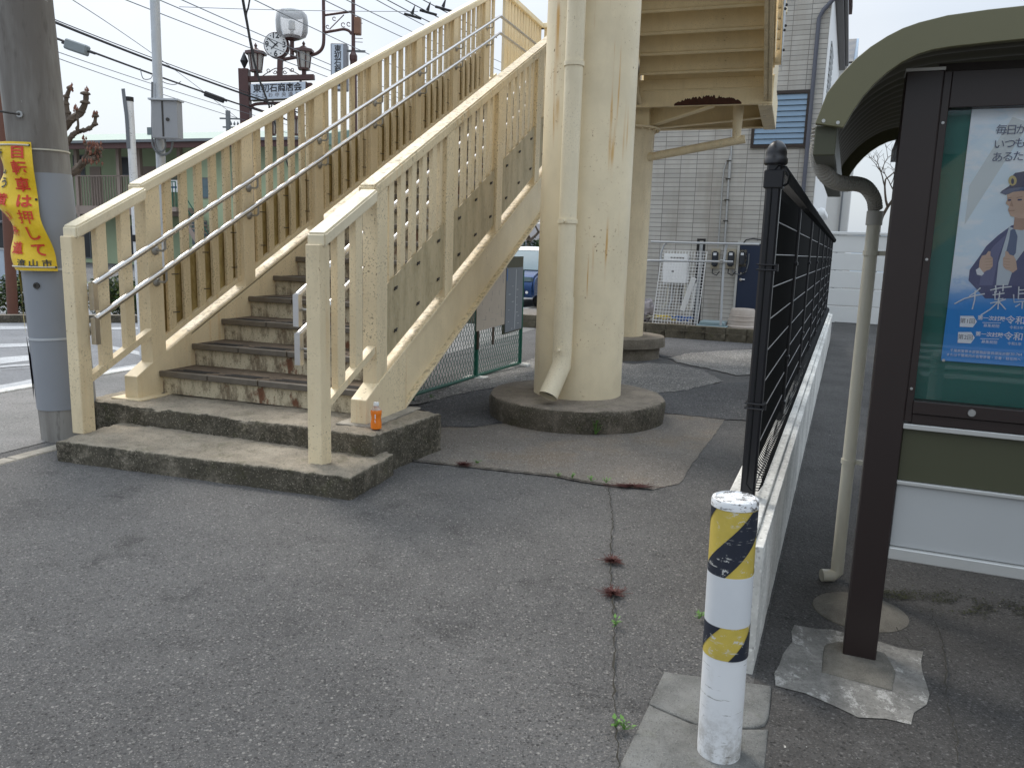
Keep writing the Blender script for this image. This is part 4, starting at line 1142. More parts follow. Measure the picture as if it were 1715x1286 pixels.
for i, yy in enumerate((538, 565)):
    x = 1608-3.5*i
    poly([(x,yy-9),(x+22,yy-9),(x+28,yy+.5),(x+21,yy+10),(x-1,yy+9)], .0038, M_WPRINT, 'arrow_tag')
    plet([('第%d回' % (i+1), x+12, yy, 7, .01)], M_GREYT)
    plet([('第一次試験', x+52, yy-4.5, 6.2, .02), ('募集期間', x+52, yy+8, 4.5, .0), ('令和', x+92, yy-1, 11, .01), ('令和5年', x+94, yy+11, 4.5, .0)], M_WPRINT)
    poly([(x+37,yy+1.6),(x+68,yy+2.4),(x+68,yy+3.3),(x+37,yy+2.5)], .0042, M_WPRINT, 'rule')
plet([('千葉県警察本部警務部警務課採用係', 1640, 590, 4.2, .0), ('0120-764', 1698, 593, 4.6, .0), ('または千葉県内の各警察署・交番・駐在所へ', 1646, 598, 4.2, .0)], M_WPRINT)
MB().lathe([(0, 0), (.005, 0), (.005, .004), (0, .004)], pq(1580, 603, .006), 10, ax=(0, 1, 0)).build('pin', M_STEEL, po_)

# mortar collars at post feet
q = [onz(*p) for p in ((1335,1050),(1400,1058),(1545,1095),(1556,1150),(1530,1213),(1440,1200),(1300,1150),(1297,1130))]
mf = thing('mortar_footing', 'rough pale concrete patch round the foot of the brown shelter post', 'footing')
sheet('patch_outer', q, M_DIRT, .006, .014, None).parent = mf
q = [onz(*p) for p in ((1380,1080),(1410,1078),(1480,1095),(1500,1125),(1495,1160),(1375,1128))]
rough_block(q, -.05, .012, 'patch_core', M_MND, mf, jit=.002, rnd=.008, cell=.05)
mf2 = thing('mortar_footing', 'smooth low mortar mound behind the brown post by the downpipe outlet', 'footing', onz(1440, 1025))
MB().lathe([(.20, -.01), (.19, .006), (.13, .016), (.05, .02), (0, .02)], seg=32).build('mound', M_MND, mf2, smooth=True)

# ================================================================== BACKGROUND RIGHT: HOUSE WITH GREY SIDING
HE = 15.2; HM = -.62
hz_loc = fp(HM, HE, 0)
ho = thing('grey_sided_house', 'tall house with grey ribbed siding, blue louvre window and electric meters behind the bridge', 'house', hz_loc, FZ)
def hxy(x, y, d=0.):   # pixel on the front wall -> local x, z
    m, z = fmz(x, y, HE-d); return m-HM, z
MB().box(-5.2, 0, 0, 8, -.3, 8.4).build('front_wall', M_TILE, ho)
MB().box(.001, .02, .0, 8, -.3, 7.6).build('side_wall', M_WHITE, ho)
MB().box(-5.4, .22, -.25, 8.2, 8.4, 8.6).build('roof', M_FASC, ho)
MB().box(.02, .18, .6, 8.1, 6.85, 7.15).build('eave', M_BROWN, ho, bevel=.01)
MB().box(.181, .26, .6, 8.1, 6.95, 7.1).build('eave_gutter', M_BROWN, ho, bevel=.01)
# corner downpipe
x_, z_ = hxy(1374, 28); x2_, z2_ = hxy(1349, 301)
mb = MB().tube([(x_+.25, -.06, z_+.32), (x_+.05, -.06, z_+.1), (x_-.02, -.06, z_-.05), (x2_-.02, -.06, .1)], .042, 10); mb.build('downpipe', plain('slate_pipe', (.09, .095, .12), .5), ho, smooth=True)
# louvre window
a = hxy(1293, 158); b = hxy(1350, 247)
x0, x1, zt, zb = a[0]-.35, b[0], a[1]+.05, b[1]
wn = MB()
for q in ((x0, x1, zt-.06, zt), (x0, x1, zb, zb+.06)): wn.box(q[0], q[1], -.05, -.002, q[2], q[3])
for q in ((x0, x0+.06), (x1-.06, x1)): wn.box(q[0], q[1], -.049, -.002, zb+.06, zt-.06)
wn = wn.build('window_frame', M_BROWN, ho)
M_LOUV = plain('blue_louvre_glass', (.17, .26, .36), .25, 0, .1)
n = 9
for i in range(n):
    z0 = zb+.07+(zt-zb-.14)*i/n; hh = (zt-zb-.14)/n
    MB().prism([(x0+.062, -.045, z0+.004), (x0+.062, -.035, z0+.004), (x0+.062, -.008, z0+hh), (x0+.062, -.018, z0+hh)], (x1-x0-.124, 0, 0)).build('louvre', M_LOUV, wn)
# side wall shutter
for i in range(12): MB().box(.02, .05, .9, 2.3, 4.6+.12*i, 4.66+.12*i).build('shutter_slat', M_GREYP, ho)
for i in range(3): MB().lathe([(0, 0), (.10, 0), (.12, .08), (.08, .16), (0, .18)], (.02, 2.5+i*.9, 2.5+.0*i), 12, ax=(1, 0, .2)).build('vent_hood', M_WHITE, ho, smooth=True)
# door
a = hxy(1240, 408); b = hxy(1262, 547)
d0 = a[0]; dw = .9
dr = MB().box(d0, d0+dw, -.03, -.002, .05, a[1]).build('door', plain('navy_door', (.012, .022, .05), .4), ho)
MB().box(d0-.05, d0-.002, -.045, -.002, .05, a[1]+.05).build('door_frame', M_ALU, ho); MB().box(d0-.05, d0+dw, -.046, -.002, a[1]+.002, a[1]+.06).build('door_frame', M_ALU, ho)
mb = MB().lathe([(.03, 0), (.03, .02), (0, .02)], (d0+.07, -.03, .95), 10, ax=(0, -1, 0)).lathe([(.02, 0), (.02, .02), (0, .02)], (d0+.07, -.03, 1.08), 10, ax=(0, -1, 0)); mb.tube([(d0+.07, -.055, .95), (d0+.16, -.055, .95)], .01, 6); mb.build('handle', M_STEEL, dr)
# electric meters
M_BACK = plain('meter_board', (.36, .32, .24), .7, 0, .2, 12); M_MET = plain('meter_body', (.03, .035, .045), .3)
for (x0, x1, y0, y1) in ((1190, 1207, 417, 450), (1216, 1234, 417, 450), (1236, 1252, 418, 447)):
    a = hxy(x0, y1); b = hxy(x1, y0)
    bd = MB().box(a[0], b[0], -.03, -.002, a[1], b[1]).build('meter_board', M_BACK, ho)
    w_ = b[0]-a[0]; h_ = b[1]-a[1]
    body = MB().box(a[0]+w_*.15, b[0]-w_*.15, -.14, -.031, a[1]+h_*.12, b[1]-h_*.12).build('meter', M_MET, bd, bevel=.025, seg=2)
    MB().box(a[0]+w_*.32, b[0]-w_*.32, -.1415, -.1405, b[1]-h_*.33, b[1]-h_*.2).build('meter_window', M_LIGHTW, bd)
    MB().tube([(a[0]+w_*.3, -.06, a[1]), (a[0]+w_*.3, -.08, a[1]-.10), (a[0]+w_*.8, -.08, a[1]-.14), (a[0]+w_*1.1, -.06, a[1]-.05)], .012, 6).build('meter_cable', M_CABLE, bd)
for pts, r in (([(1223,262),(1219,330),(1214,410)], .022), ([(1217,272),(1213,284),(1211,300),(1203,415)], .014), ([(1229,160),(1225,260),(1222,300)], .02)):
    Q = []
    for x, y in pts: q = hxy(x, y); Q.append((q[0], -.03, q[1]))
    MB().tube(Q, r, 8).build('conduit', M_STEELD, ho, smooth=True)
for y in (270, 300, 335, 370): q = hxy(1222-(y-262)*.06, y); MB().box(q[0]-.05, q[0]+.05, -.055, -.002, q[1]-.012, q[1]+.012).build('conduit_clip', M_BOLT, ho)
Q = [hxy(*p) for p in ((1246,407),(1250,402),(1262,400),(1275,402))]; MB().tube([(a_, -.05, b_) for a_, b_ in Q], .015, 6).build('service_cable', M_CABLE, ho)
Q = [hxy(*p) for p in ((1226,452),(1230,458),(1240,460),(1250,455),(1254,440),(1255,425))]; MB().tube([(a_, -.05, b_) for a_, b_ in Q], .012, 6).build('service_cable', M_CABLEG, ho)
# water heater
a = hxy(1111, 474, .25); b = hxy(1152, 426, .25)
wh = MB().box(a[0]-.03, b[0], -.25, -.002, a[1], b[1]).build('water_heater', M_WHITE, ho, bevel=.02, seg=2)
for i in range(14): xx = a[0]+.13+(b[0]-a[0]-.2)*i/14; MB().box(xx, xx+.014, -.252, -.2505, b[1]-.10, b[1]-.06).build('vent_slot', M_BOLT, wh)
MB().box(a[0]+.0, b[0]-.03, -.253, -.2505, b[1]-.17, b[1]-.163).build('seam', M_BOLT, wh)
MB().box(a[0]+.16, a[0]+.22, -.253, -.2505, b[1]-.40, b[1]-.37).build('nameplate', M_BOLT, wh)
for i, (dx, r) in enumerate(((.08, .018), (.17, .022), (.28, .022), (.38, .016), (.46, .022))): MB().tube([(a[0]+dx, -.12, a[1]), (a[0]+dx+.01, -.12, a[1]-.4), (a[0]+dx+.05*(i-2), -.10, .25)], r, 8).build('heater_pipe', (M_PVC, M_ZINC, M_HOSE, M_CABLE, M_PVC)[i], ho, smooth=True)

# yard slab and block kerb
yd = MB(); yl = [fp(-9, 13.1), fp(-.3, 13.1), fp(-.3, 15.25), fp(-9, 15.25)]
yd.prism([(p.x, p.y, -.3) for p in yl], (0, 0, .32)); o = yd.build('yard', M_OLD); o['kind'] = 'structure'
bk = thing('block_kerb', 'low mossy concrete block kerb in front of the grey house yard', 'kerb', fp(-4, 13, -.25), FZ)
m = -5.0; random.seed(5)
while m < 3.4:
    L = .395
    rough_block([(m, 0), (m+L-.008, 0), (m+L-.008, .12), (m, .12)], 0, .32+random.uniform(-.004, .004), 'kerb_block', M_BLOCK, bk, jit=.004, rnd=.006, cell=.08)
    rough_block([(m, -.02), (m+L-.012, -.02), (m+L-.012, -.001), (m, -.001)], 0, .19+random.uniform(-.02, .02), 'kerb_facing', M_BLOCK, bk, jit=.004, rnd=.004, cell=.08)
    m += L
# items in the yard
def gp(x, y, e): m, z = fmz(x, y, e); return m, z
def yard(name, label, cat, x, y, e, group=None):
    m, z = fmz(x, y, e); return thing(name, label, cat, fp(m, e, .02), FZ, group), m
gpn, m0 = yard('wire_grid_panel', 'white wire grid panel leaning in front of the water heater', 'grid panel', 1130, 540, 13.6)
mb = MB(); W_, H_ = .92, 1.5
def leanp(x, z): return (x + z*.045, .10+z*.12 - .1, z)
mb.tube([leanp(-W_/2, 0), leanp(W_/2, 0), leanp(W_/2, H_), leanp(-W_/2, H_), leanp(-W_/2, 0)], .009, 6)
mb.build('frame', M_WHITE, gpn)
mb = MB()
for i in range(1, 15): x = -W_/2+W_*i/15; mb.tube([leanp(x, 0), leanp(x, H_)], .0055, 5)
for i in range(1, 24): z = H_*i/24; mb.tube([leanp(-W_/2, z), leanp(W_/2, z)], .0055, 5)
mb.build('wire_grid', M_WHITE, gpn)
pt, m0 = yard('planter_pot', 'upturned beige ribbed planter pot on the yard edge', 'plant pot', 1240, 545, 13.7)
MB().lathe([(.325, 0), (.325, .03), (.30, .05), (.285, .13), (.29, .135), (.29, .15), (.275, .155), (.265, .22), (.27, .225), (.268, .24), (.255, .245), (.235, .36), (.22, .38), (.18, .385), (0, .385)], (0, .25, 0), 32).build('pot_body', plain('beige_pot', (.42, .36, .31), .6, 0, .15, 8), pt, smooth=True)
tr, m0 = yard('storage_tray', 'pale blue-grey plastic tray lid lying beside the planter pot', 'tray', 1190, 540, 13.5)
mb = MB(); mb.prism([(-.3, .05, 0), (.32, .05, 0), (.32, .6, 0), (-.3, .6, 0)], (0, 0, .03)); mb.prism([(-.24, .1, .031), (.27, .1, .031), (.27, .55, .031), (-.24, .55, .031)], (0, 0, .07)); mb.build('tray_body', plain('tray_blue', (.25, .33, .35), .5), tr, bevel=.01)
# pipe frame
pf, m0 = yard('pipe_rail', 'galvanised scaffold pipe rail standing in front of the meters', 'pipe rail', 1207, 545, 13.35)
q0 = gp(1207, 545, 13.35); q1 = gp(1216, 420, 13.35); k0 = q0[0]
def L_(x, y): q = gp(x, y, 13.35); return (q[0]-k0, 0, q[1]-.02)
for pts in (((1207,545),(1210,480),(1212,440),(1215,418),(1218,408)), ((1091,405),(1160,407),(1272,409.5)), ((1083,436.5),(1150,437.5),(1228,438.5)), ((1106,440),(1107,425),(1112,411),(1118,406))):
    Q = [Vector(L_(*p)) for p in pts]
    if pts[0][1] in (405, 436.5): Q = [v+Vector((0, -.04, 0)) for v in Q]
    MB().tube(Q, .021, 8).build('pipe', M_ZINC, pf, smooth=True)
v = Vector(L_(1209, 438)); MB().box(v.x-.035, v.x+.035, -.07, .03, v.z-.035, v.z+.035).build('pipe_coupler', M_STEELD, pf, bevel=.008)
# black channel post and leaning white pieces
cpst, m0 = yard('channel_post', 'tall black channel post behind the wire grid panel', 'post', 1166, 540, 14.0)
MB().box(-.10, -.05, 0, .06, 0, 1.72).build('channel_leg', M_BLACK, cpst); MB().box(.03, .07, 0, .06, 0, 1.72).build('channel_leg', M_BLACK, cpst); MB().box(-.10, .07, .0, .06, 1.722, 1.76).build('channel_top', M_BLACK, cpst); MB().box(-.045, .025, .02, .07, 0, 1.68).build('channel_web', M_ZINC, cpst)
lb, m0 = yard('leaning_board', 'long white plastic duct cover leaning inside the wire grid', 'duct cover', 1142, 520, 13.85)
mb = MB().obox((.10, .02, .62), Vector((.96, 0, -.27)), (0, 1, 0), Vector((.27, 0, .96)), .05, .03, .36); tag(lb, None); mb.build('duct_cover', M_WHITE, lb, bevel=.006)
lb, m0 = yard('leaning_strip', 'thin white strip leaning right of the white duct cover', 'strip', 1158, 520, 13.85)
MB().obox((.02, .02, .58), Vector((.995, 0, -.08)), (0, 1, 0), Vector((.08, 0, .995)), .015, .012, .27).build('strip_body', M_WHITE, lb)
for i, (px_, py_, c, lab, m_) in enumerate(((1112, 528, 'hose', 'yellow coiled hose on the yard floor behind the grid', plain('yellow_hose', (.6, .45, .04), .5)), (1140, 532, 'hose', 'blue hose tangle near the foot of the duct cover', plain('blue_hose', (.02, .10, .35), .5)), (1085, 535, 'hose', 'pale hose loops at the yard corner beside the pillar', M_PVC))):
    hs, m0 = yard('garden_hose', lab, c, px_, py_, 13.9); random.seed(i)
    P_ = [Vector((.2*cos(t*.7)+random.uniform(-.06, .06), .12*sin(t*.7), .05+.10*abs(sin(t*1.3+i)))) for t in range(22)]
    MB().tube(catmull(P_, 4), .015, 6).build('hose_loop', m_, hs, smooth=True)
hb, m0 = yard('plastic_bag', 'crumpled grey plastic bag beside the rear pillar', 'bag', 1080, 505, 13.9)
from mathutils import noise as NZ
mb = MB(); N1, N2 = 18, 28; G = []
for j in range(N1+1):
    th = pi*j/N1; row = []
    for i in range(N2+1):
        ph = 2*pi*(i % N2)/N2; d = Vector((sin(th)*cos(ph), sin(th)*sin(ph), cos(th))); r_ = 1+.35*NZ.noise(d*2.3)+.15*NZ.noise(d*7); row.append((d.x*.22*r_, d.y*.18*r_, .24+d.z*.24*r_))
    G.append(row)
mb.grid(G).build('bag_body', plain('grey_bag', (.33, .30, .31), .35), hb, smooth=True)

# ================================================================== ALLEY END WALL, WHITE HOUSES BEHIND
ew = thing('precast_wall', 'white panelled boundary wall closing the narrow alley', 'wall', fp(-.6, 17.2), FZ)
M_EW = plain('white_painted_concrete', (.70, .70, .68), .8, 0, .06, 1.2, .15, .3, 60)
for i in range(5): MB().box(0, 6, 0, .08, .405*i-.02, .405*(i+1)-.035).build('wall_panel', M_EW, ew, bevel=.01)
for i in range(4): MB().box(2.0*i-.07, 2.0*i+.0, -.03, .1, -.05, 2.02).build('wall_pillar', M_EW, ew, bevel=.01) if i else None
MB().box(-.03, 6.05, -.05, .13, 2.0, 2.07).build('wall_coping', M_EW, ew, bevel=.012)
sheet('alley', [fp(.01, -3), fp(5, -3), fp(5, 17.2), fp(.01, 17.2)], M_ALLEY, .003)
mo = MB()
wh_ = thing('white_house', 'tall white house with dark shingled gable roof beyond the alley', 'house', fp(-.2, 28), FZ)
def wx(x, y): m, z = fmz(x, y, 28); return m+.2, z
a = wx(1398, 330); t = wx(1402, 110); r1 = wx(1438, 34); r0 = wx(1400, 38)
MB().box(-2.5, wx(1424, 330)[0], 0, 6, -.2, wx(1400, 108)[1]).build('wall', plain('white_house_wall', (.62, .62, .60), .7, 0, .05), wh_)
k = M_SHIN = m_tiles('roof_shingle', 'X', .16, .5, (.11, .115, .125))
mb = MB(); zt = r1[1]; xr = wx(1436, 34)[0]; xe = wx(1424, 108)[0]; ze = wx(1400, 108)[1]
mb.prism([(-2.5, -.3, ze), (-2.5, 2.5, zt), (-2.5, 2.6, zt-.1), (-2.5, -.1, ze-.1)], (xr+2.5, 0, 0)); mb.build('roof', M_SHIN, wh_)
mb = MB().prism([(xr, -.35, ze-.2), (xr, 2.5, zt), (xr, 6.3, ze-.2)], (.08, 0, 0)); mb.build('gable_trim', M_LOUV, wh_)
MB().box(-.3, xe+.1, -.25, -.02, ze-.35, ze-.05).build('cornice', M_WHITE, wh_)
MB().box(wx(1412, 300)[0], wx(1415, 300)[0], -.15, -.02, 0, 5.2).build('drainpipe', M_CABLEG, wh_)
tag(MB().box(0, 9, 0, 6, 0, 3.2).build('pale_blue_building', plain('pale_blue_wall', (.42, .52, .62), .6), None), 'low pale blue building far behind the alley wall', 'building').location = fp(2.6, 60, 0)

# ================================================================== TREES
def branchy(t, base, h, m_, spread=.9, levels=4, r0=.09, seed=1, knob=0., budm=None, leafm=None):
    rnd = random.Random(seed); mb = MB(); bb = MB(); lf = MB()
    def grow(p, d, L, r, lv):
        P_ = [p]; q = p
        for i in range(4):
            d = (d + Vector((rnd.uniform(-.3, .3), rnd.uniform(-.3, .3), rnd.uniform(-.12, .22)))*.7).normalized(); q = q + d*L/4; P_.append(q)
        rr = [r*(1-.1*i) for i in range(5)]
        mb.tube(P_, rr, 6)
        if knob and lv <= 1:
            for i in range(2, 5): mb.lathe([(0, -.035), (r*1.5, 0), (0, .035)], P_[i], 6)
        if lv <= 0:
            if budm:
                for i in range(5): c = q + Vector((rnd.uniform(-.04, .04), rnd.uniform(-.04, .04), rnd.uniform(-.02, .07))); bb.lathe([(0, -.03), (.014, -.01), (.0, .03)], c, 5)
            if leafm:
                for i in range(14):
                    c = q + Vector((rnd.gauss(0, .28), rnd.gauss(0, .28), rnd.gauss(0, .22))); u = Vector((rnd.uniform(-1, 1), rnd.uniform(-1, 1), rnd.uniform(-1, 1))).normalized(); v_ = u.cross(Vector((.3, .5, .8))).normalized(); s_ = .08; lf.add([c-u*s_, c+v_*s_*.5, c+u*s_, c-v_*s_*.5], [(0, 1, 2, 3)])
            return
        n = rnd.choice((2, 3, 3))
        for k in range(n):
            a = 2*pi*(k/n)+rnd.uniform(-.5, .5); dd_ = (d*1.0 + Vector((cos(a), sin(a), rnd.uniform(-.1, .5)))*spread).normalized()
            grow(P_[rnd.choice((3, 4))], dd_, L*rnd.uniform(.62, .8), r*.62, lv-1)
    tr_ = MB().tube([Vector(base), Vector(base)+UP*h*.35, Vector(base)+UP*h*.4+Vector((.03, 0, 0))], [r0*1.25, r0, r0*.95], 10); tr_.build('trunk', m_, t, smooth=True)
    grow(Vector(base)+UP*h*.38, Vector((0, 0, 1)), h*.25, r0*.9, levels)
    mb.build('branches', m_, t, smooth=True)
    if budm: bb.build('buds', budm, t)
    if leafm: lf.build('foliage', leafm, t, fix=False)
# pollarded tree left: hand-shaped limbs from pixels
TY = 9.4; tb = atY(128, 420, TY)
ptree = thing('pollarded_tree', 'knobbly pollarded tree with reddish buds just right of the utility pole', 'tree', (tb.x-.25, TY, gh(tb.x-.25, TY)))
oT = Vector((tb.x-.25, TY, 0))
MB().tube([Vector((0, 0, 0)), Vector((.02, 0, .9)), Vector((-.02, .02, 1.9)), Vector((.03, 0, 2.6))], [.10, .085, .08, .075], 10).build('trunk', M_BARK, ptree, smooth=True)
random.seed(2)
br_ = MB(); bd_ = MB()
def limb(pts, r, kn=1):
    P_ = [atY(x, y, TY+dz)-oT for x, y, dz in pts]; C_ = catmull(P_, 5); n = len(C_)
    br_.tube(C_, [r*(1-.45*i/n)*(1+.25*random.random()) for i in range(n)], 7)
    for i in range(4, n, 4): br_.lathe([(0, -.03), (r*1.25, -.008), (r*1.1, .012), (0, .035)], C_[i]+Vector((random.uniform(-.01, .01), 0, 0)), 6)
    e_ = C_[-1]
    for i in range(7): bd_.lathe([(0, -.022), (.012, -.004), (0, .026)], e_+Vector((random.uniform(-.03, .03), random.uniform(-.03, .03), random.uniform(-.03, .05))), 5)
limb([(95,230,0),(112,208,0),(122,198,0),(134,190,.1),(143,172,.1),(144,155,.1)], .045)
limb([(100,190,0),(114,200,0),(112,180,0),(111,166,0),(117,148,0)], .03)
limb([(110,245,0),(122,226,0),(134,220,.1),(146,217,0),(158,208,0),(160,192,0)], .028)
limb([(118,232,0),(128,222,0),(131,210,0),(128,184,0)], .016)
limb([(95,300,0),(125,287,0),(140,272,.1),(152,268,0),(163,262,.1),(165,248,0)], .045)
limb([(130,282,0),(143,262,0),(146,248,0),(142,236,0)], .018)
limb([(140,275,0),(148,262,0),(158,258,.1),(164,252,.1)], .016)
for j in range(46):
    c = atY(random.choice((146, 158, 164))+random.uniform(-7, 5), random.uniform(236, 276), TY)-oT; bd_.lathe([(0, -.03), (.013, 0), (0, .03)], c+Vector((0, random.uniform(-.1, .1), 0)), 5)
br_.build('branches', M_BARK, ptree, smooth=True); bd_.build('buds', M_BUD, ptree)['kind'] = 'stuff'
bt_ = atY(884, 400, 30)
t2 = thing('bare_tree', 'bare spreading tree beyond the road between stairs and pillar', 'tree', (bt_.x, 31, -.2))
branchy(t2, (0, 0, 0), 3.3, M_BARK, 1.1, 5, .12, 5)
t3 = thing('bare_tree', 'thin leafless tree rising behind the white alley wall', 'tree', fp(1.2, 34))
branchy(t3, (0, 0, 0), 6.4, M_BARK, .8, 5, .09, 9)
def shrub(name, label, loc, sx, sy, sz, n, seed, cat='shrub', group=None, mats=(0, 1, 2), leaf=.05):
    t = thing(name, label, cat, loc, 0, group); rnd = random.Random(seed)
    for mi, m_ in enumerate(mats):
        mb = MB()
        for i in range(n//len(mats)):
            while True:
                d = Vector((rnd.uniform(-1, 1), rnd.uniform(-1, 1), rnd.uniform(-1, 1)))
                if d.length < 1 and (d.length > .35): break
            k = 1+.25*NZ.noise(d*3+Vector((seed, 0, mi*.7)))
            c = Vector((d.x*sx*k, d.y*sy*k, sz*.52+d.z*sz*.5*k)); u = Vector((rnd.uniform(-1, 1), rnd.uniform(-1, 1), rnd.uniform(-.4, 1))).normalized(); v_ = u.cross(Vector((.3, .5, .8))).normalized(); s_ = leaf*rnd.uniform(.6, 1.3)
            mb.add([c-u*s_, c+v_*s_*.55, c+u*s_, c-v_*s_*.55], [(0, 1, 2, 3)])
        mb.build('foliage', M_LEAF[m_], t, fix=False)
    mb = MB()
    for i in range(6): a = i*1.05; mb.tube([(0, 0, 0), (sx*.4*cos(a), sy*.4*sin(a), sz*.35), (sx*.7*cos(a), sy*.7*sin(a), sz*.7)], .012, 5)
    mb.build('stems', M_BARK, t)
    return t
for i, (x, lab) in enumerate(((884, 'dark evergreen shrub beneath the bare tree by the car'), (866, 'wide evergreen shrub beyond the notice fence'), (905, 'evergreen shrub partly hidden by the front pillar'))):
    p = atY(x, 415, 29); shrub('evergreen_shrub', lab, (p.x, 29, -.2), .8, .7, 1.75+.1*i, 1500, i+3, group='evergreen shrubs by the road', mats=(2, 0, 2), leaf=.08)
for i, (x, y, lab) in enumerate(((4, 530, 'yellow-green hedge bush at the left edge of the photo'), (30, 531, 'yellow-green hedge bush beside the utility pole'), (165, 533, 'green hedge bush behind the lower stair railing'), (195, 534, 'green hedge bush seen between the first railing bars'), (222, 534, 'green hedge bush behind the white road post'))):
    p = onz(x, y); shrub('hedge_bush', lab, (p.x, p.y+.3, 0), .42, .4, .72, 1500, i+10, group='hedge bushes across the road', mats=(1, 0, 2), leaf=.035)
hk = px((-200, 541), (260, 541), (260, 536), (-200, 536)); mb = MB().prism([(p.x, p.y, 0) for p in (hk[0], hk[1], hk[1]+Vector((0, .18, 0)), hk[0]+Vector((0, .18, 0)))], (0, 0, .13)); o = mb.build('planting_kerb', M_FOOT); o['kind'] = 'structure'

# ================================================================== CHAIN-LINK FENCE AND BOARDS
cf0 = ong(690, 672); cf1 = ong(870, 615); cf0.z = cf1.z = 0; cd = (cf1-cf0); CL = cd.length; cd.normalize(); crz = math.atan2(cd.y, cd.x)
z0_, z1_ = gh(cf0.x, cf0.y), gh(cf1.x, cf1.y)
cf = thing('chain_link_fence', 'green framed chain-link fence on concrete feet beside the stairs', 'fence', (cf0.x, cf0.y, 0), crz)
def cz(t): return z0_+(z1_-z0_)*t/CL
spans = ((0, CL*.5), (CL*.5, CL)); HT = 1.30
for a, b in ((.0, CL*.5), (CL*.5, CL)):
    P_ = [(a+.03, 0, cz(a)+.06), (b-.01, 0, cz(b)+.06), (b-.01, 0, cz(b)+HT), (a+.03, 0, cz(a)+HT), (a+.03, 0, cz(a)+.06)]
    fr = MB().tube(P_, .021, 8); fr.build('frame', M_MESHG, cf, smooth=True)
    mb = MB(); n = int((b-a)/.042)
    for i in range(n):
        x = a+.04+(b-a-.06)*(i+.5)/n; hw_ = (b-a-.06)/n/2*1.08; pts = []; nz_ = 24; s_ = 1 if i % 2 else -1
        for j in range(nz_+1): pts.append((x + hw_*(1 if (j % 2) else -1)*s_, .003*(1 if j % 2 else -1), cz(x)+.07+(HT-.08)*j/nz_))
        mb.tube(pts, .0032, 4, caps=False)
    mb.build('chain_mesh', M_MESHG, cf, fix=False)
for i, t in enumerate((0., CL*.5+.01, CL+.01)):
    MB().tube([(t, 0, cz(t)-.02), (t, 0, cz(t)+HT+.03)], .024, 10).build('fence_post', M_MESHG, cf, smooth=True)
    if i: MB().box(t-.10, t+.10, -.13, .13, cz(t)-.05, cz(t)+.055).build('concrete_foot', M_KERB, cf, bevel=.012)
def cpl(x, y):  # pixel on fence plane -> along, z
    nn = Vector((-cd.y, cd.x, 0)); p = onpl(x, y, cf0, nn); return (p-cf0).dot(cd), p.z
for nm, lab, cat, Pp, mm, ytop, off in (('map_board', 'faded beige paper street map board tied to the green fence', 'board', ((791,556),(840,541),(848,420),(800,430)), M_BEIGE, 0, -.05), ('timetable_board', 'narrow grey timetable board with blue strip on the green fence', 'board', ((838,557),(866,549),(873,447),(846,450)), M_TTB, 0, -.06)):
    L4 = [cpl(*p) for p in Pp]; c0 = L4[0]
    t = thing(nm, lab, cat, cf0+cd*c0[0]+UP*0, crz)
    xa, xb = c0[0], L4[1][0]; zb, zt = (L4[0][1]+L4[1][1])/2, L4[2][1]
    w_ = xb-xa
    if nm == 'timetable_board':
        MB().box(-.03, w_+.03, off+.01, off+.03, zb-.02, zt+.14).build('board_frame', M_OLIVED, t)
    MB().box(0, w_, off-.002, off+.008, zb, zt).build('board_face', mm, t)
    mb = MB(); rnd = random.Random(4)
    if nm == 'map_board':
        for i in range(46):
            x = rnd.uniform(.02, w_-.06); z = rnd.uniform(zb+.02, zt-.02)
            if rnd.random() < .5: mb.box(x, min(w_-.01, x+rnd.uniform(.03, .12)), off-.0035, off-.0022, z, z+.0025)
            else: mb.box(x, x+.0025, off-.0035, off-.0022, z, min(zt-.01, z+rnd.uniform(.03, .09)))
        for x0 in (0.1, w_*.6): MB().box(x0, x0+.035, off+.01, off+.03, zb-.22, zb+.3).build('wood_stake', M_BARK, t)
        mb.build('map_lines', M_GREYT, t)
    else:
        MB().box(.01, .04, off-.004, off-.0022, zt-.16, zt-.01).build('blue_strip', plain('blue_print', (.03, .14, .4), .5), t)
        mb.box(w_*.55, w_*.57, off-.004, off-.0022, zb+.02, zt-.02)
        for i in range(12): x = w_*rnd.choice((.15, .35, .62, .72)); z = zb+.03+(zt-zb-.22)*i/12; mb.box(x, x+rnd.uniform(.03, .08), off-.004, off-.0022, z, z+.006)
        mb.build('timetable_lines', M_LIGHTW, t)

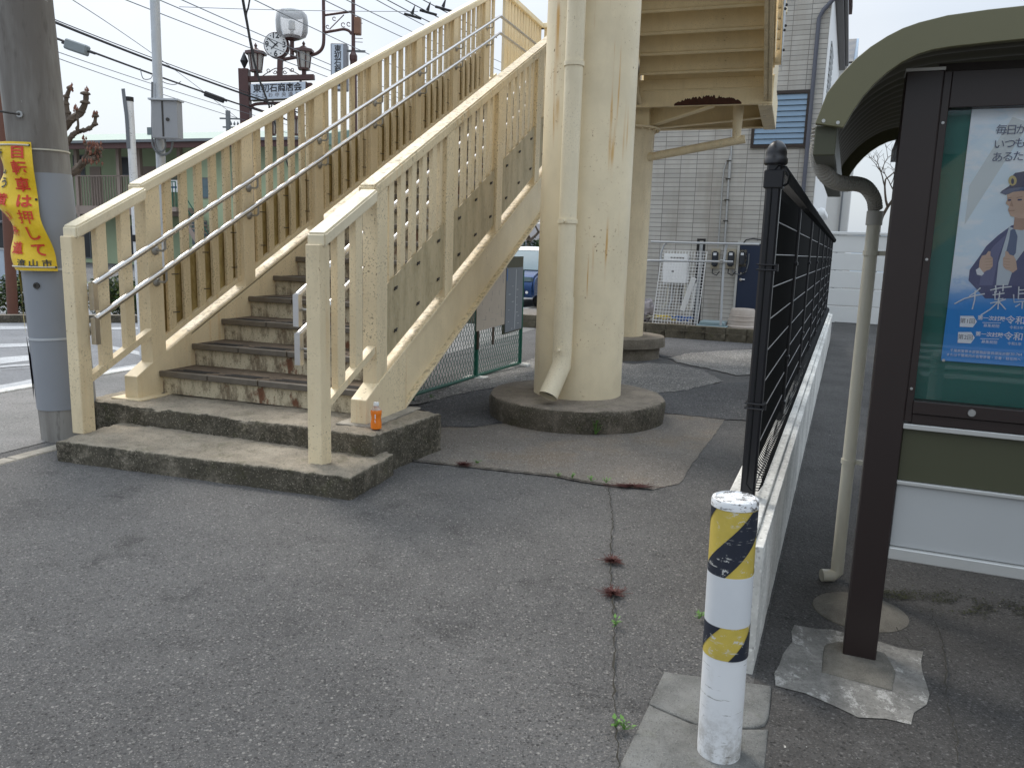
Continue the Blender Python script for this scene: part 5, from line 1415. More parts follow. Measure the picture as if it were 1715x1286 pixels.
# ================================================================== CAR
def car(loc, rz, label):
    t = thing('parked_car', label, 'car', loc, rz)
    # local: x = forward, y = left, length 4.2
    W2 = .82
    prof = [(2.05,.32),(2.08,.62),(2.02,.80),(1.90,.92),(1.35,1.06),(.70,1.56),(.40,1.66),(-1.6,1.68),(-1.95,1.60),(-2.06,1.0),(-2.06,.32)]
    low = [p for p in prof]
    def shell(prof, name, m, w=W2, tum=.0, bev=.06):
        mb = MB(); n = len(prof); vs = []
        for s_ in (-1, 1):
            for x, z in prof: vs.append((x, s_*(w - (max(0, z-.95)*.22)), z))
        mb.add(vs, [tuple(range(n))[::-1], tuple(range(n, 2*n))]+[(i, (i+1) % n, (i+1) % n+n, i+n) for i in range(n)]); return mb.build(name, m, t, bevel=bev, seg=2, smooth=True)
    shell([(2.05,.30),(2.10,.60),(2.04,.80),(1.92,.90),(1.38,1.03),(-2.02,1.03),(-2.06,.9),(-2.06,.30)], 'body', M_BLUECAR)
    shell([(1.32,1.04),(.66,1.58),(.40,1.64),(-1.7,1.66),(-1.98,1.55),(-2.03,1.04)], 'cabin', M_CARG, .80, bev=.03)
    shell([(.62,1.60),(.40,1.68),(-1.6,1.72),(-1.98,1.62),(-1.98,1.57),(-1.6,1.62),(.40,1.62)], 'roof', M_WHITE, .84, bev=.02)
    for y in (-1, 1):
        for x0, x1, z0, z1 in ((1.30, .62, 1.05, 1.60), (.0, .0, 1.03, 1.64), (-1.1, -1.1, 1.03, 1.66)):
            MB().tube([(x0, y*.80, z0), (x1, y*.67, z1)], .035, 6).build('pillar_trim', M_BLUECAR, t)
        MB().obox((2.0, y*.60, .80), (1, 0, 0), (0, 1, 0), UP, .075, .16, .075).build('headlight', M_CARG, t, bevel=.03, seg=2, smooth=True)
        MB().lathe([(0, 0), (.04, 0), (.04, .03), (0, .03)], (2.07, y*.62, .45), 10, ax=(1, 0, 0)).build('fog_light', M_WHITE, t)
        MB().obox((1.05, y*.93, 1.08), (1, 0, 0), (0, 1, 0), UP, .06, .08, .06).build('door_mirror', M_BLUECAR, t, bevel=.02)
        for x in (1.28, -1.30):
            wl_ = MB().lathe([(.20, -.1), (.30, -.1), (.31, -.05), (.31, .05), (.30, .1), (.20, .1)], (x, y*.74, .31), 28, ax=(0, y, 0)); wo = wl_.build('wheel', M_TYRE, t, smooth=True)
            r_ = MB().lathe([(.0, .06), (.205, .06), (.205, .10), (.19, .10), (.17, .075), (.05, .09), (0, .09)], (x, y*.74, .31), 20, ax=(0, y, 0)).build('rim', M_STEELD, wo)
            for q in range(5): a = q*2*pi/5; MB().tube([(x+.03*cos(a), y*.84, .31+.03*sin(a)), (x+.19*cos(a), y*.84, .31+.19*sin(a))], .016, 5).build('spoke', M_STEEL, wo)
    MB().box(2.06, 2.11, -.55, .55, .36, .56).build('grille', M_BOLT, t, bevel=.01)
    MB().box(2.105, 2.12, -.17, .17, .42, .52).build('number_plate', M_WHITE, t)
    return t
cc_ = onz(893, 517, -.2)
# car faces back along the road (towards camera): forward = -sD
fwd = -sD; rzc = math.atan2(fwd.y, fwd.x)
left = UP.cross(fwd)
cpos = Vector((cc_.x, cc_.y, -.2)) - fwd*2.0 - left*.80
car(cpos, rzc, 'blue compact car with white roof on the road behind the pillar')

# ================================================================== APARTMENT BLOCK ACROSS THE ROAD
AS = 26.0
def aw(x, y, ds=0.):
    v = onpl(x, y, sp(0, AS+ds), sD)-SO; return v.dot(sN), v.z
A0 = aw(-90, 300)[0]; ap_loc = sp(A0, AS, -.2)
ap = thing('apartment_block', 'two-storey pale green apartment block with outside corridor and green roof', 'apartment building', ap_loc, -AZ)
def ax(x, y, ds=0.): a, z = aw(x, y, ds); return a-A0, z+.2
xr = ax(300, 300)[0]; xe = ax(520, 300)[0]; ze = ax(200, 241)[1]; fl = ax(200, 345)[1]; rt = ax(200, 294)[1]
MB().box(0, xr, 1.5, 8, 0, ze).build('wall', M_GREENW, ap)
MB().box(xr+.001, xe, .2, 8, 0, ze).build('wall', M_GREENW, ap)
MB().box(0, xr, .0, 1.5, fl-.42, fl-.02).build('corridor_slab', M_PINK, ap)
zr = ze+1.0
rf = MB().prism([(-.5, -1.0, ze), (-.5, 3.6, zr), (-.5, 8.6, ze)], (xe+.7, 0, 0)).build('roof', M_ROOFG, ap)
MB().box(-.5, xe+.2, -1.03, -.9, ze-.35, ze+.02).build('fascia', M_FASC, ap)
MB().box(-.5, xe+.2, -.9, 0.2, ze-.12, ze-.005).build('soffit', M_FASC, ap)
MB().box(-.5, xe+.2, -1.13, -1.035, ze-.10, ze+.02).build('gutter', M_CABLEG, ap)
for x in (128, 198, 233, 300): xx = ax(x, 300)[0]; MB().box(xx-.09, xx+.09, .0, .18, 0, ze).build('column', M_PINK, ap)
MB().box(0, xr, .0, .06, rt-.05, rt).build('corridor_rail', M_PINK, ap)
for i in range(90): x = xr*(i+.5)/90; MB().box(x-.015, x+.015, .01, .05, fl-.05, rt-.051).build('railing_bar', M_PINK, ap)
for x0, x1 in ((152,170),(240,262),(60,85)):
    a, b = ax(x0, 300, 1.5)[0], ax(x1, 300, 1.5)[0]; MB().box(a, b, 1.46, 1.499, fl, fl+2.0).build('door', M_PINK, ap); MB().box(a+.1, b+.1, 1.46, 1.499, 0.1, 2.1).build('door', M_PINK, ap)
for x0, x1, y0, y1 in ((205,220,265,292),(126,140,262,292),(95,110,262,292),(205,222,380,430),(130,150,380,430)):
    a = ax(x0, y1, 1.5); b = ax(x1, y0, 1.5); f = MB().box(a[0]-.06, b[0]+.06, 1.45, 1.499, a[1]-.06, b[1]+.06).build('window', M_CABLEG, ap); MB().box(a[0], b[0], 1.44, 1.449, a[1], b[1]).build('pane', M_DARK, f)
for x0, x1, y0, y1 in ((332,352,300,330),(392,412,290,330),(325,345,372,408)):
    a = ax(x0, y1, .2); b = ax(x1, y0, .2); f = MB().box(a[0]-.06, b[0]+.06, .15, .199, a[1]-.06, b[1]+.06).build('window', M_CABLEG, ap); MB().box(a[0], b[0], .14, .149, a[1], b[1]).build('pane', M_CARG, f)
# outside stair and small balcony
a = ax(283, 345); b = ax(326, 345); MB().box(a[0], b[0], -1.2, .19, a[1]-.3, a[1]-.1).build('balcony_slab', M_PINK, ap)
for i in range(9): x = a[0]+(b[0]-a[0])*i/8; MB().box(x-.015, x+.015, -1.2, -1.17, a[1]-.1, a[1]+1.0).build('railing_bar', M_MESHG, ap)
MB().box(a[0], b[0], -1.2, -1.16, a[1]+1.0, a[1]+1.04).build('balcony_rail', M_MESHG, ap)
p0 = (ax(330, 350)[0], ax(330, 350)[1]); p1 = (ax(378, 428)[0], ax(378, 428)[1])
n = 12
for i in range(n): x = p0[0]+(p1[0]-p0[0])*i/n; z = p0[1]+(p1[1]-p0[1])*i/n-.2; MB().box(x, x+.32, -1.1, -.1, z-.05, z).build('stair_tread', M_PINK, ap)
for y_ in (-1.15, -.08): MB().prism([(p0[0], y_, p0[1]-.45), (p1[0], y_, p1[1]-.45), (p1[0], y_, p1[1]-.1), (p0[0], y_, p0[1]-.1)], (0, .04, 0)).build('stair_stringer', M_PINK, ap)
for dz in (.5, .95): MB().tube([(p0[0], -1.13, p0[1]+dz), (p1[0], -1.13, p1[1]+dz)], .025, 6).build('stair_rail', M_MESHG, ap)
q = ax(183, 204); MB().box(q[0]-.12, q[0]+.12, 2.5, 2.75, ze, q[1]+.1).build('chimney', M_CABLEG, ap)
sg = thing('name_board', 'small white name board with green top fixed to the apartment railing', 'sign', sp(aw(281, 320)[0], AS-.06, 0), -AZ)
a = ax(281, 322); b = ax(299, 302); MB().box(0, b[0]-a[0], 0, .04, a[1]-.2, b[1]-.2).build('board', M_WHITE, sg); MB().box(0, b[0]-a[0], -.002, .038, b[1]-.199, b[1]+.1).build('top_strip', M_OLIVED, sg)
MB().box(.06, b[0]-a[0]-.06, -.004, -.001, a[1]-.2+.18, a[1]-.2+.26).build('lettering', M_NAVYT, sg)
MB().box(0.02, .05, .0, .03, fl-.3, a[1]-.2).build('bracket', M_PINK, sg)
# distant low houses closing the street
M_HW = [plain('far_wall_'+n_, c, .8, 0, .05) for n_, c in (('cream', (.5, .46, .4)), ('grey', (.38, .39, .40)), ('blue', (.42, .47, .53)))]
M_HR = plain('far_roof', (.09, .09, .10), .7, 0, .15)
for i, (x, y_, w_, h, Y, lab) in enumerate(((455, 300, 6, 4.2, 46, 'dark-roofed house seen between the stair rails behind the gate'), (640, 330, 9, 5., 60, 'far cream house hidden mostly by the stairs'), (860, 400, 8, 3.2, 70, 'far pale house behind the bare tree'), (1000, 400, 9, 4, 66, 'far grey house behind the pillars'), (-62, 430, 3, 2.7, 22, 'pale bluish house wall at the far left behind the hedge'), (760, 400, 8, 4.5, 75, 'far blue-grey house behind the notice boards'))):
    p = atY(x, y_, Y); z = -.2 if i != 4 else 0
    hs = thing('distant_house', lab, 'house', (p.x, Y, z), -AZ, 'houses beyond the road')
    MB().box(-w_/2, w_/2, 0, 6 if i != 4 else 2, 0, h-1).build('wall', M_HW[i % 3] if i != 4 else M_HW[2], hs)
    MB().prism([(-w_/2-.3, -.4, h-1), (-w_/2-.3, 3 if i != 4 else 1, h+(.6 if i != 4 else -.7)), (-w_/2-.3, 6.4 if i != 4 else 2.4, h-1)], (w_+.6, 0, 0)).build('roof', M_HR, hs)
    for j in range(3):
        x0 = -w_/2+w_*(j+.35)/3; f = MB().box(x0, x0+.9, -.04, -.001, 1., 2.1).build('window', M_ALU, hs); MB().box(x0+.05, x0+.85, -.05, -.041, 1.05, 2.05).build('pane', M_DARK, f)

# ================================================================== POSTS ON THE LEFT
b = onz(241, 600); t = thing('road_post', 'slim white post with black cap beside the stair rail', 'post', (b.x, b.y, 0))
tp = atY(216, 163, b.y)
dz_ = Vector((tp.x-b.x, 0, 0)); H_ = tp.z
MB().tube([(0, 0, 0), (dz_.x, 0, H_-.05)], .046, 16).build('post_shaft', M_WHITEP, t, smooth=True)
MB().tube([(dz_.x, 0, H_-.049), (dz_.x, 0, H_)], .050, 16).build('cap', M_BLACK, t, smooth=True)
MB().box(-.05+dz_.x*.5, .05+dz_.x*.5, -.056, -.040, 1.42, 1.50).build('black_label', M_BLACK, t)
q1 = atY(208, 150, b.y)-Vector((b.x, b.y, 0)); q2 = atY(217, 250, b.y)-Vector((b.x, b.y, 0)); q3 = atY(214, 200, b.y)-Vector((b.x, b.y, 0))
mb = MB(); A = catmull([q1, (q1+q3)/2+Vector((.0, 0, 0)), q3+Vector((-.0, 0, 0)), q2], 6); mb.grid([[a+Vector((-.02, -.03, 0)) for a in A], [a+Vector((.035, -.055, 0)) for a in A]]); mb.build('torn_strip', M_CABLEG, t, fix=False)
gy_ = 10.2
b = atY(290, 575, gy_); t = thing('steel_pole', 'tall grey steel pole carrying a grey switch box and looped conduit', 'pole', (b.x, gy_, gh(b.x, gy_)))
O_ = Vector((b.x, gy_, gh(b.x, gy_)))
pb_ = atY(270, 290, gy_)-O_; pt_ = atY(258, -30, gy_)-O_
ln = (pt_-pb_)/(pt_.z-pb_.z); p00 = pb_-ln*pb_.z
O2 = O_+p00; t.location = O2
MB().tube([(0, 0, 0), ln*1.9], .066, 18).build('pole_shaft', M_ZINC, t, smooth=True); MB().tube([ln*1.9, ln*7], .056, 18).build('pole_shaft', M_ZINC, t, smooth=True)
a = atY(267, 235, gy_)-O2; c = atY(308, 174, gy_)-O2
bx = MB().box(a.x, c.x, -.20, -.05, a.z, c.z).build('switch_box', plain('box_grey', (.30, .31, .33), .5, 0, .05), t, bevel=.008)
MB().box(a.x-.02, c.x+.02, -.23, -.04, c.z, c.z+.02).build('box_lid', M_ZINC, bx)
w_ = c.x-a.x
MB().box(a.x+w_*.40, a.x+w_*.47, -.203, -.2, a.z+.02, c.z-.01).build('seam', M_BOLT, bx)
MB().lathe([(0, 0), (.022, 0), (.022, .01), (0, .01)], (a.x+w_*.62, -.20, (a.z+c.z)/2), 12, ax=(0, -1, 0)).build('lock', M_BOLT, bx)
L_ = [atY(x, y, gy_)-O2+Vector((0, -.08, 0)) for x, y in ((260,140),(260,225),(262,248),(275,261),(290,255),(294,238))]
MB().tube(catmull(L_, 6), .014, 8).build('conduit', M_CABLEG, t, smooth=True)
L_ = [atY(x, y, gy_)-O2+Vector((0, -.1, 0)) for x, y in ((265,225),(268,250),(277,256),(283,248),(282,236))]
MB().tube(catmull(L_, 6), .012, 8).build('conduit', M_CABLEG, t, smooth=True)
# rusty brown post at far left
b = ong(22, 533); t = thing('brown_post', 'reddish-brown steel post left of the utility pole by the hedge', 'post', (b.x, b.y, 0))
tp = atY(2, 150, b.y)-Vector((b.x, b.y, 0)); MB().tube([(0, 0, 0), tp*1.2], .085, 14).build('post_shaft', plain('rusty_brown', (.13, .05, .03), .6, 0, .2), t, smooth=True)

# ================================================================== SHOPPING STREET GATE, LAMP POLE, SIGNS
GY = 24.0
def gpt(x, y, d=0.): return atY(x, y, GY-d)
def gthing(name, label, cat, x, ybase=None):
    p = gpt(x, 300); z = -.2; return thing(name, label, cat, (p.x, GY, z)), Vector((p.x, GY, z))
def gq(X, Y_): return 380+X/4.946, Y_/4.946
ga, go = gthing('shopping_street_gate', 'dark brown shopping street gate with signboard, lanterns and scrollwork', 'gate', 409)
def G_(X, Y_, d=0.): x, y = gq(X, Y_); return gpt(x, y, d)-go
a = G_(105, 575); c = G_(185, 575)
wpx = (c.x-a.x)
base = Vector((G_(165, 1200).x, 0, 0)); topc = (a+c)/2
MB().tube([(base.x, 0, 0), (topc.x, 0, topc.z)], .0, 4) 
def obar(p, q_, hw_, name, m=M_SIGNB, hd=None):
    p = Vector(p); q_ = Vector(q_); d = (q_-p); L = d.length; d.normalize(); n_ = Vector((0, 1, 0)); u = d.cross(n_)
    return MB().obox((p+q_)/2, d, n_, u, L/2, hd or hw_, hw_).build(name, m, ga, bevel=.01)
obar((base.x+.05, 0, 0), topc, wpx/2, 'gate_post')
MB().lathe([(.03, 0), (.10, .10), (.12, .30), (.05, .75), (0, 1.0)], topc, 8).build('finial', M_BLACK, ga) if 0 else MB().lathe([(.04, 0), (.03, .04), (.12, .22), (.03, .42), (0, .48)], topc, 8).build('finial', M_BLACK, ga)
obar(G_(160, 660), G_(725, 642), .075, 'cross_beam')
obar(G_(610, 655), G_(612, 700), .03, 'hanger')
# sign box on gate
s0 = G_(202, 838); s1 = G_(200, 705); s2 = G_(668, 683); s3 = G_(668, 818)
v = [s0, s3, s2, s1]
mb = MB().prism([p+Vector((0, -.12, 0)) for p in v], (0, .3, 0)); mb.build('sign_frame', M_SIGNB, ga, bevel=.01)
ctr = (s0+s1+s2+s3)/4
mb = MB(); mb.add([ctr+(p-ctr)*.965+Vector((0, -.124, 0)) for p in v], [(0, 1, 2, 3)]); mb.build('sign_face', M_SIGNW, ga, fix=False)
ex = (s3-s0).normalized(); ez = (s1-s0).normalized()
def gl(items, m, nm='lettering'):
    mb = MB()
    for body, X, Y_, hpx in items:
        c = G_(X, Y_); sz = hpx/4.946/FPX*GY*1.08; V, Fc = text_mesh(body, sz, sz*.02)
        mb.add([c+ex*q.x+ez*q.y+Vector((0, -.130, 0)) for q in V], Fc)
    mb.build(nm, m, ga, fix=False)
gl([(ch, 262+67*i, 748-3.2*i, 62) for i, ch in enumerate('東初石商店会')], M_INK)
gl([(ch, 262+55*i, 803-2.5*i, 34) for i, ch in enumerate('ときわ中央通り')], M_GREYT)
obar(G_(690, 690), G_(690, 830), .06, 'side_plate')
# lower bracket
L_ = [G_(*p) for p in ((192, 920), (205, 885), (240, 865), (340, 858), (480, 856), (640, 850))]; MB().tube(catmull(L_, 5), .045, 8).build('lower_beam', M_SIGNB, ga, smooth=True)
MB().tube([G_(210, 890), G_(480, 985)], .025, 6).build('lower_brace', M_SIGNB, ga); MB().tube([G_(348, 860), G_(350, 900)], .02, 6).build('hanger', M_SIGNB, ga)
M_LANT = plain('lantern_glass', (.42, .40, .37), .4)
def lantern(X, ytop, ytip, ybody, ybot, w0, w1, hang=False):
    c = G_(X, ytop); k = GY/FPX/4.946
    R_ = w0*k/2; zt = G_(X, ytip).z; zb = G_(X, ytop).z; zbt = G_(X, ybot).z
    l = MB().lathe([(R_*1.15, zb-.02), (R_*1.1, zb+.06), (R_*.5, zb+(zt-zb)*.35), (R_*.15, zb+(zt-zb)*.55), (.03, zb+(zt-zb)*.6), (.05, zb+(zt-zb)*.75), (0, zt)], (c.x, 0, 0), 6).build('lantern_roof', M_SIGNB, ga)
    MB().lathe([(w1*k/2*.72, zbt), (w1*k/2, zb-.021)], (c.x, 0, 0), 6).build('lantern_glass', M_LANT, l)
    mb = MB()
    for j in range(6):
        a_ = 2*pi*j/6; d_ = Vector((cos(a_), sin(a_), 0))
        mb.tube([Vector((c.x, 0, zbt))+d_*w1*k/2*.74, Vector((c.x, 0, zb-.02))+d_*w1*k/2*1.01], .018, 4)
    mb.lathe([(w1*k/2*.8, zbt-.05), (w1*k/2*.8, zbt)], (c.x, 0, 0), 6); mb.build('lantern_frame', M_SIGNB, l)
    return c, zbt
for X in (240, 637):
    c, zb_ = lantern(X, 450 if X < 300 else 432, 355 if X < 300 else 340, 0, 585 if X < 300 else 568, 150, 118)
    obar((c.x, 0, zb_-.04), (c.x, 0, G_(X, 655).z), .055, 'lantern_stem')
for X in (371, 563): lantern(X, 985, 930, 0, 1110, 110, 80)
MB().tube([G_(371, 860), G_(371, 950)], .02, 6).build('hanger', M_SIGNB, ga); MB().tube([G_(563, 852), G_(563, 945)], .02, 6).build('hanger', M_SIGNB, ga)
# scrolls
for pts in (((285,640),(330,610),(400,570),(430,575)), ((610,628),(560,600),(490,565),(455,580))):
    mb = MB().tube(catmull([G_(*p) for p in pts], 5), .014, 5); mb.build('scroll', M_SIGNB, ga)
for cx_, cy_, r_, s_ in ((345,585,20,1),(400,600,18,-1),(480,600,18,1),(540,580,20,-1)):
    mb = MB().tube([G_(cx_+s_*r_*cos(t_*.6)*(1-t_/16), cy_+r_*sin(t_*.6)*(1-t_/16)) for t_ in range(12)], .012, 5); mb.build('scroll', M_SIGNB, ga)
# clock
obar(G_(438, 650), G_(443, 480), .07, 'clock_stem')
ck = thing('street_clock', 'round white street clock mounted above the shopping street gate', 'clock', go+G_(412, 380), 0)
rc = 93/4.946/FPX*GY
MB().lathe([(0, -.10), (rc, -.10), (rc*1.03, -.08), (rc*1.03, .12), (rc*.9, .14), (0, .14)], (0, 0, 0), 40, ax=(0, 1, 0)).build('clock_case', M_SIGNB, ck, smooth=True)
MB().lathe([(0, -.106), (rc*.95, -.106), (rc*.95, -.101), (0, -.101)], (0, 0, 0), 40, ax=(0, 1, 0)).build('clock_face', M_WHITE, ck)
mb = MB()
for ch, a_ in (('12', 90), ('3', 0), ('6', -90), ('9', 180)):
    V, Fc = text_mesh(ch, .22, .006); mb.add([(q.x+rc*.72*cos(R(a_)), -.110, q.y+rc*.72*sin(R(a_))) for q in V], Fc)
for i in range(12):
    if i % 3: mb.lathe([(0, -.111), (.018, -.111), (.018, -.107), (0, -.107)], (rc*.8*cos(R(30*i)), 0, rc*.8*sin(R(30*i))), 8, ax=(0, 1, 0))
mb.build('numerals', M_INK, ck, fix=False)
for a_, L, w_ in ((142, .27, .012), (222, .17, .018)):
    d = Vector((cos(R(a_)), 0, sin(R(a_)))); MB().obox(d*(L/2-.04)+Vector((0, -.115, 0)), d, (0, 1, 0), d.cross(Vector((0, 1, 0))), L/2+.04, .002, w_).build('clock_hand', M_INK, ck)
# lamp pole with arm, globe and box
lp = thing('street_lamp', 'brown street lamp pole with curved arm and clear globe lamp', 'street lamp', Vector((gpt(592, 300).x, GY, -.2)))
lo = Vector((gpt(592, 300).x, GY, -.2))
def H_G(X, Y_): x, y = gq(X, Y_); return gpt(x, y)-lo
def tb(pts, r, name, par=None, seg=10, m=M_SIGNB): return MB().tube(pts, r, seg).build(name, m, par or lp, smooth=True)
kx = GY/FPX/4.946
tp = H_G(1046, -40); mid = H_G(1048, 480); 
tb([mid, tp], 15*kx, 'upper_pole'); tb([(mid.x+.05, 0, 0), mid], 26*kx, 'lower_pole'); MB().lathe([(26*kx, -.12), (31*kx, -.05), (31*kx, .05), (15*kx, .16)], mid, 16).build('pole_collar', M_SIGNB, lp)
tb(catmull([H_G(*p) for p in ((455,500),(500,490),(600,472),(700,458),(755,438),(790,400),(802,340),(802,200),(800,0),(800,-60))], 5), 13*kx, 'lamp_arm')
tb([H_G(815, 128), H_G(1030, 98)], 9*kx, 'cross_arm'); tb(catmull([H_G(*p) for p in ((815,270),(900,255),(965,245),(1010,258),(1032,285))], 5), 11*kx, 'cross_arm')
tb([H_G(850, 245), H_G(970, 125)], 4*kx, 'scroll', seg=6)
for cx_, cy_, r_ in ((890,155,20),(835,222,18),(965,205,24),(1010,200,22)): tb([H_G(cx_+r_*cos(t_*.6+1)*(1-t_/14), cy_+r_*sin(t_*.6+1)*(1-t_/14)) for t_ in range(10)], 3.5*kx, 'scroll', seg=5)
a = H_G(1058, 290); c = H_G(1110, 150); MB().box(a.x, c.x, -.12, .12, a.z, c.z).build('junction_box', plain('rusty_box', (.20, .10, .06), .6, 0, .3), lp, bevel=.02)
for Y_ in (200, 320, 350): tb([H_G(1060, Y_), H_G(1125, Y_-5+8*(Y_ > 300))], 2.5*kx, 'bracket', seg=5)
gs = H_G(540, 470); gc = H_G(540, 340)
tb([gs, gc], 16*kx, 'lamp_stem')
MB().lathe([(25*kx, 0), (65*kx, .06), (65*kx, .13), (40*kx, .15)], gc, 20).build('lamp_cup', M_SIGNB, lp, smooth=True)
gb = H_G(540, 325); gt = H_G(540, 90); hh = gt.z-gb.z; rw = 124*kx
k_ = NT('clear_globe'); k_.b.inputs['Base Color'].default_value = (1, 1, 1, 1)
tr = k_.n('ShaderNodeBsdfTransparent'); gl_ = k_.n('ShaderNodeBsdfGlossy'); gl_.inputs['Roughness'].default_value = .05; df = k_.n('ShaderNodeBsdfDiffuse'); df.inputs[0].default_value = (.9, .9, .9, 1)
m1 = k_.n('ShaderNodeMixShader'); m1.inputs[0].default_value = .42; k_.l(tr.outputs[0], m1.inputs[1]); k_.l(df.outputs[0], m1.inputs[2])
fr_ = k_.n('ShaderNodeFresnel'); fr_.inputs[0].default_value = 1.45; m2 = k_.n('ShaderNodeMixShader'); k_.l(fr_.outputs[0], m2.inputs[0]); k_.l(m1.outputs[0], m2.inputs[1]); k_.l(gl_.outputs[0], m2.inputs[2]); k_.l(m2.outputs[0], k_.t.nodes['Material Output'].inputs[0])
MB().lathe([(rw*.5, 0), (rw*.85, .10*hh), (rw*.97, .25*hh), (rw, .6*hh), (rw*.95, .85*hh), (rw*.8, .95*hh), (0, hh)], gb, 28).build('globe', k_.m, lp, smooth=True)
MB().lathe([(rw*.74, hh*.80), (rw*.72, hh*.805), (.05, hh*.96), (0, hh*.96)], gb, 20).build('reflector', M_CABLEG, lp, smooth=True)
MB().lathe([(.06, 0), (.05, .3*hh), (.10, .33*hh), (.09, .62*hh), (0, .66*hh)], gb, 12).build('bulb', M_ALU, lp, smooth=True)
# vertical hanging sign
vsn = thing('vertical_sign', 'tall white vertical signboard with black Japanese characters fixed to the lamp pole', 'sign', lo, 0)
a = H_G(870, 752); c = H_G(1000, 372); rzv = 0
MB().box(a.x, c.x, -.14, .16, a.z, c.z).build('sign_frame', M_GREYT, vsn, bevel=.02); MB().box(a.x+.03, c.x-.10, -.145, -.141, a.z+.03, c.z-.03).build('sign_face', M_SIGNW, vsn)
mb = MB()
for i, ch in enumerate('東初石商店会'):
    sz = 52*kx*1.1; V, Fc = text_mesh(ch, sz, sz*.02); cc2 = H_G(928, 420+57*i); mb.add([(cc2.x+q.x, -.150, cc2.z+q.y) for q in V], Fc)
mb.build('lettering', M_INK, vsn, fix=False)
mb = MB(); 
for Y_ in (425, 620): p = H_G(1003, Y_); mb = MB().box(p.x, p.x+.5, -.02, .02, p.z-.03, p.z+.03); mb.build('bracket', M_CABLEG, vsn)
# distant utility pole
dpo = atY(385, 300, 60); t = thing('distant_utility_pole', 'thin far utility pole with cross arm left of the gate post', 'utility pole', (dpo.x, 60, -.2))
tz = atY(385, 186, 60).z+.2
MB().tube([(0, 0, 0), (0, 0, tz)], .17, 10).build('pole_shaft', M_CABLEG, t, smooth=True)
for i, (z, l_) in enumerate(((.5, 1.0), (1.1, .7), (1.6, .8))): MB().box(-.4*(1 if i else 1.5), l_*1.3, -.06, .06, tz-z-.1, tz-z).build('cross_arm', M_CABLEG, t)
for i in range(5): MB().lathe([(.06, 0), (.09, .1), (0, .3)], (.2+.25*i, 0, tz-1.0), 8).build('insulator', M_CABLEG, t)

# ================================================================== OVERHEAD CABLES
def cable(pts, r, label, m=M_CABLE, sag=0., name='overhead_cable'):
    P_ = [atY(x, y, Y) for x, y, Y in pts]; o0 = P_[0].copy(); L = catmull([p-o0 for p in P_], 10)
    t = MB().tube(L, r, 5, caps=False).build(name, m); t.location = o0
    tag(t, label, 'cable', 'overhead cables'); return t, o0
def line(x0, y0, x1, y1, Y0=14, Y1=24, bow=3, n=4): return [(x0+(x1-x0)*i/n, y0+(y1-y0)*i/n+bow*4*(i/n)*(1-i/n), Y0+(Y1-Y0)*i/n) for i in range(n+1)]
cable(line(20, 8, 520, 196, 13, 25, 6), .026, 'thick black cable sagging from the utility pole to the gate, upper of two', M_CABLE)
cable(line(20, 4, 520, 192, 13, 25, 5), .010, 'thin messenger wire running just above the thick black cable', M_CABLE)
cable(line(20, 36, 520, 214, 13, 25, 5), .022, 'black cable with grey splice box left of the grey pole', M_CABLE)
cable(line(20, 60, 540, 226, 13, 27, 6), .008, 'thin grey wire below the cable with the splice box', M_CABLEG)
cable(line(20, 70, 540, 240, 13, 27, 6), .008, 'lowest thin grey wire crossing behind the grey pole', M_CABLEG)
cable(line(118, -2, 400, 200, 14, 30, -6), .008, 'thin wire dropping steeply from the top edge towards the far pole', M_CABLEG)
for i, (x0, y0, sl_, y1x, lab) in enumerate(((212, 0, .37, 900, 'high wire leftmost at the top edge of the photo'), (268, 0, .40, 900, 'high wire second from the left at the top edge'), (306, 0, .42, 900, 'high wire third from the left at the top edge'), (428, 0, .455, 900, 'high wire crossing behind the lamp globe'), (545, 0, .45, 900, 'high wire passing right of the lamp pole'), (583, 0, .455, 900, 'high wire passing over the vertical sign'), (634, 0, .50, 880, 'high wire left of the perched insulators'))):
    cable(line(x0-40, y0-40*sl_, y1x, y0+(y1x-x0)*sl_, 16, 34, 5), .011, lab, M_CABLEG)
for i, (x0, lab) in enumerate(((652, 'wire with black insulator clip, lower of three above the stair rail'), (682, 'wire with black insulator clip, middle of three above the stair rail'), (712, 'wire with black insulator clip, upper of three above the stair rail'))):
    c, o0 = cable(line(x0-30, -14, x0+120, 64, 20, 22, 1), .012, lab)
    P_ = [atY(x0+40-4*i, 24-6*i, 20.8)-o0]
    mb = MB().tube([P_[0]+Vector((-.22, 0, .0)), P_[0]+Vector((.2, 0, -.1))], .032, 8); mb.tube([P_[0]+Vector((-.03, 0, .0)), P_[0]+Vector((.04, 0, .2))], [.045, .008], 8); mb.build('insulator', M_CABLE, c)
cable([(405, -10, 11), (412, 30, 12), (430, 120, 15), (455, 190, 19), (486, 290, 25)], .020, 'steep black stay cable crossing in front of the gate lanterns')
cable([(420, -10, 11), (416, 12, 11.5), (413, 34, 12.2), (425, 90, 14)], .012, 'second thin strand joining the steep black stay cable')
cable(line(300, 12, 700, 20, 22, 24, 2), .008, 'almost level thin wire running to the top of the lamp pole', M_CABLEG)
a = atY(129, 80, 14); sb = thing('splice_box', 'grey cable splice box hanging on the second cable near the utility pole', 'cable box', a); MB().obox((0, 0, 0), Vector((.94, 0, -.28)), (0, 1, 0), Vector((.28, 0, .94)), .19, .08, .085).build('box', plain('grey_box', (.22, .25, .26), .6), sb, bevel=.02)
MB().tube([(-.25, 0, .07), (.30, 0, -.09)], .02, 6).build('cable_clamp', M_CABLE, sb)
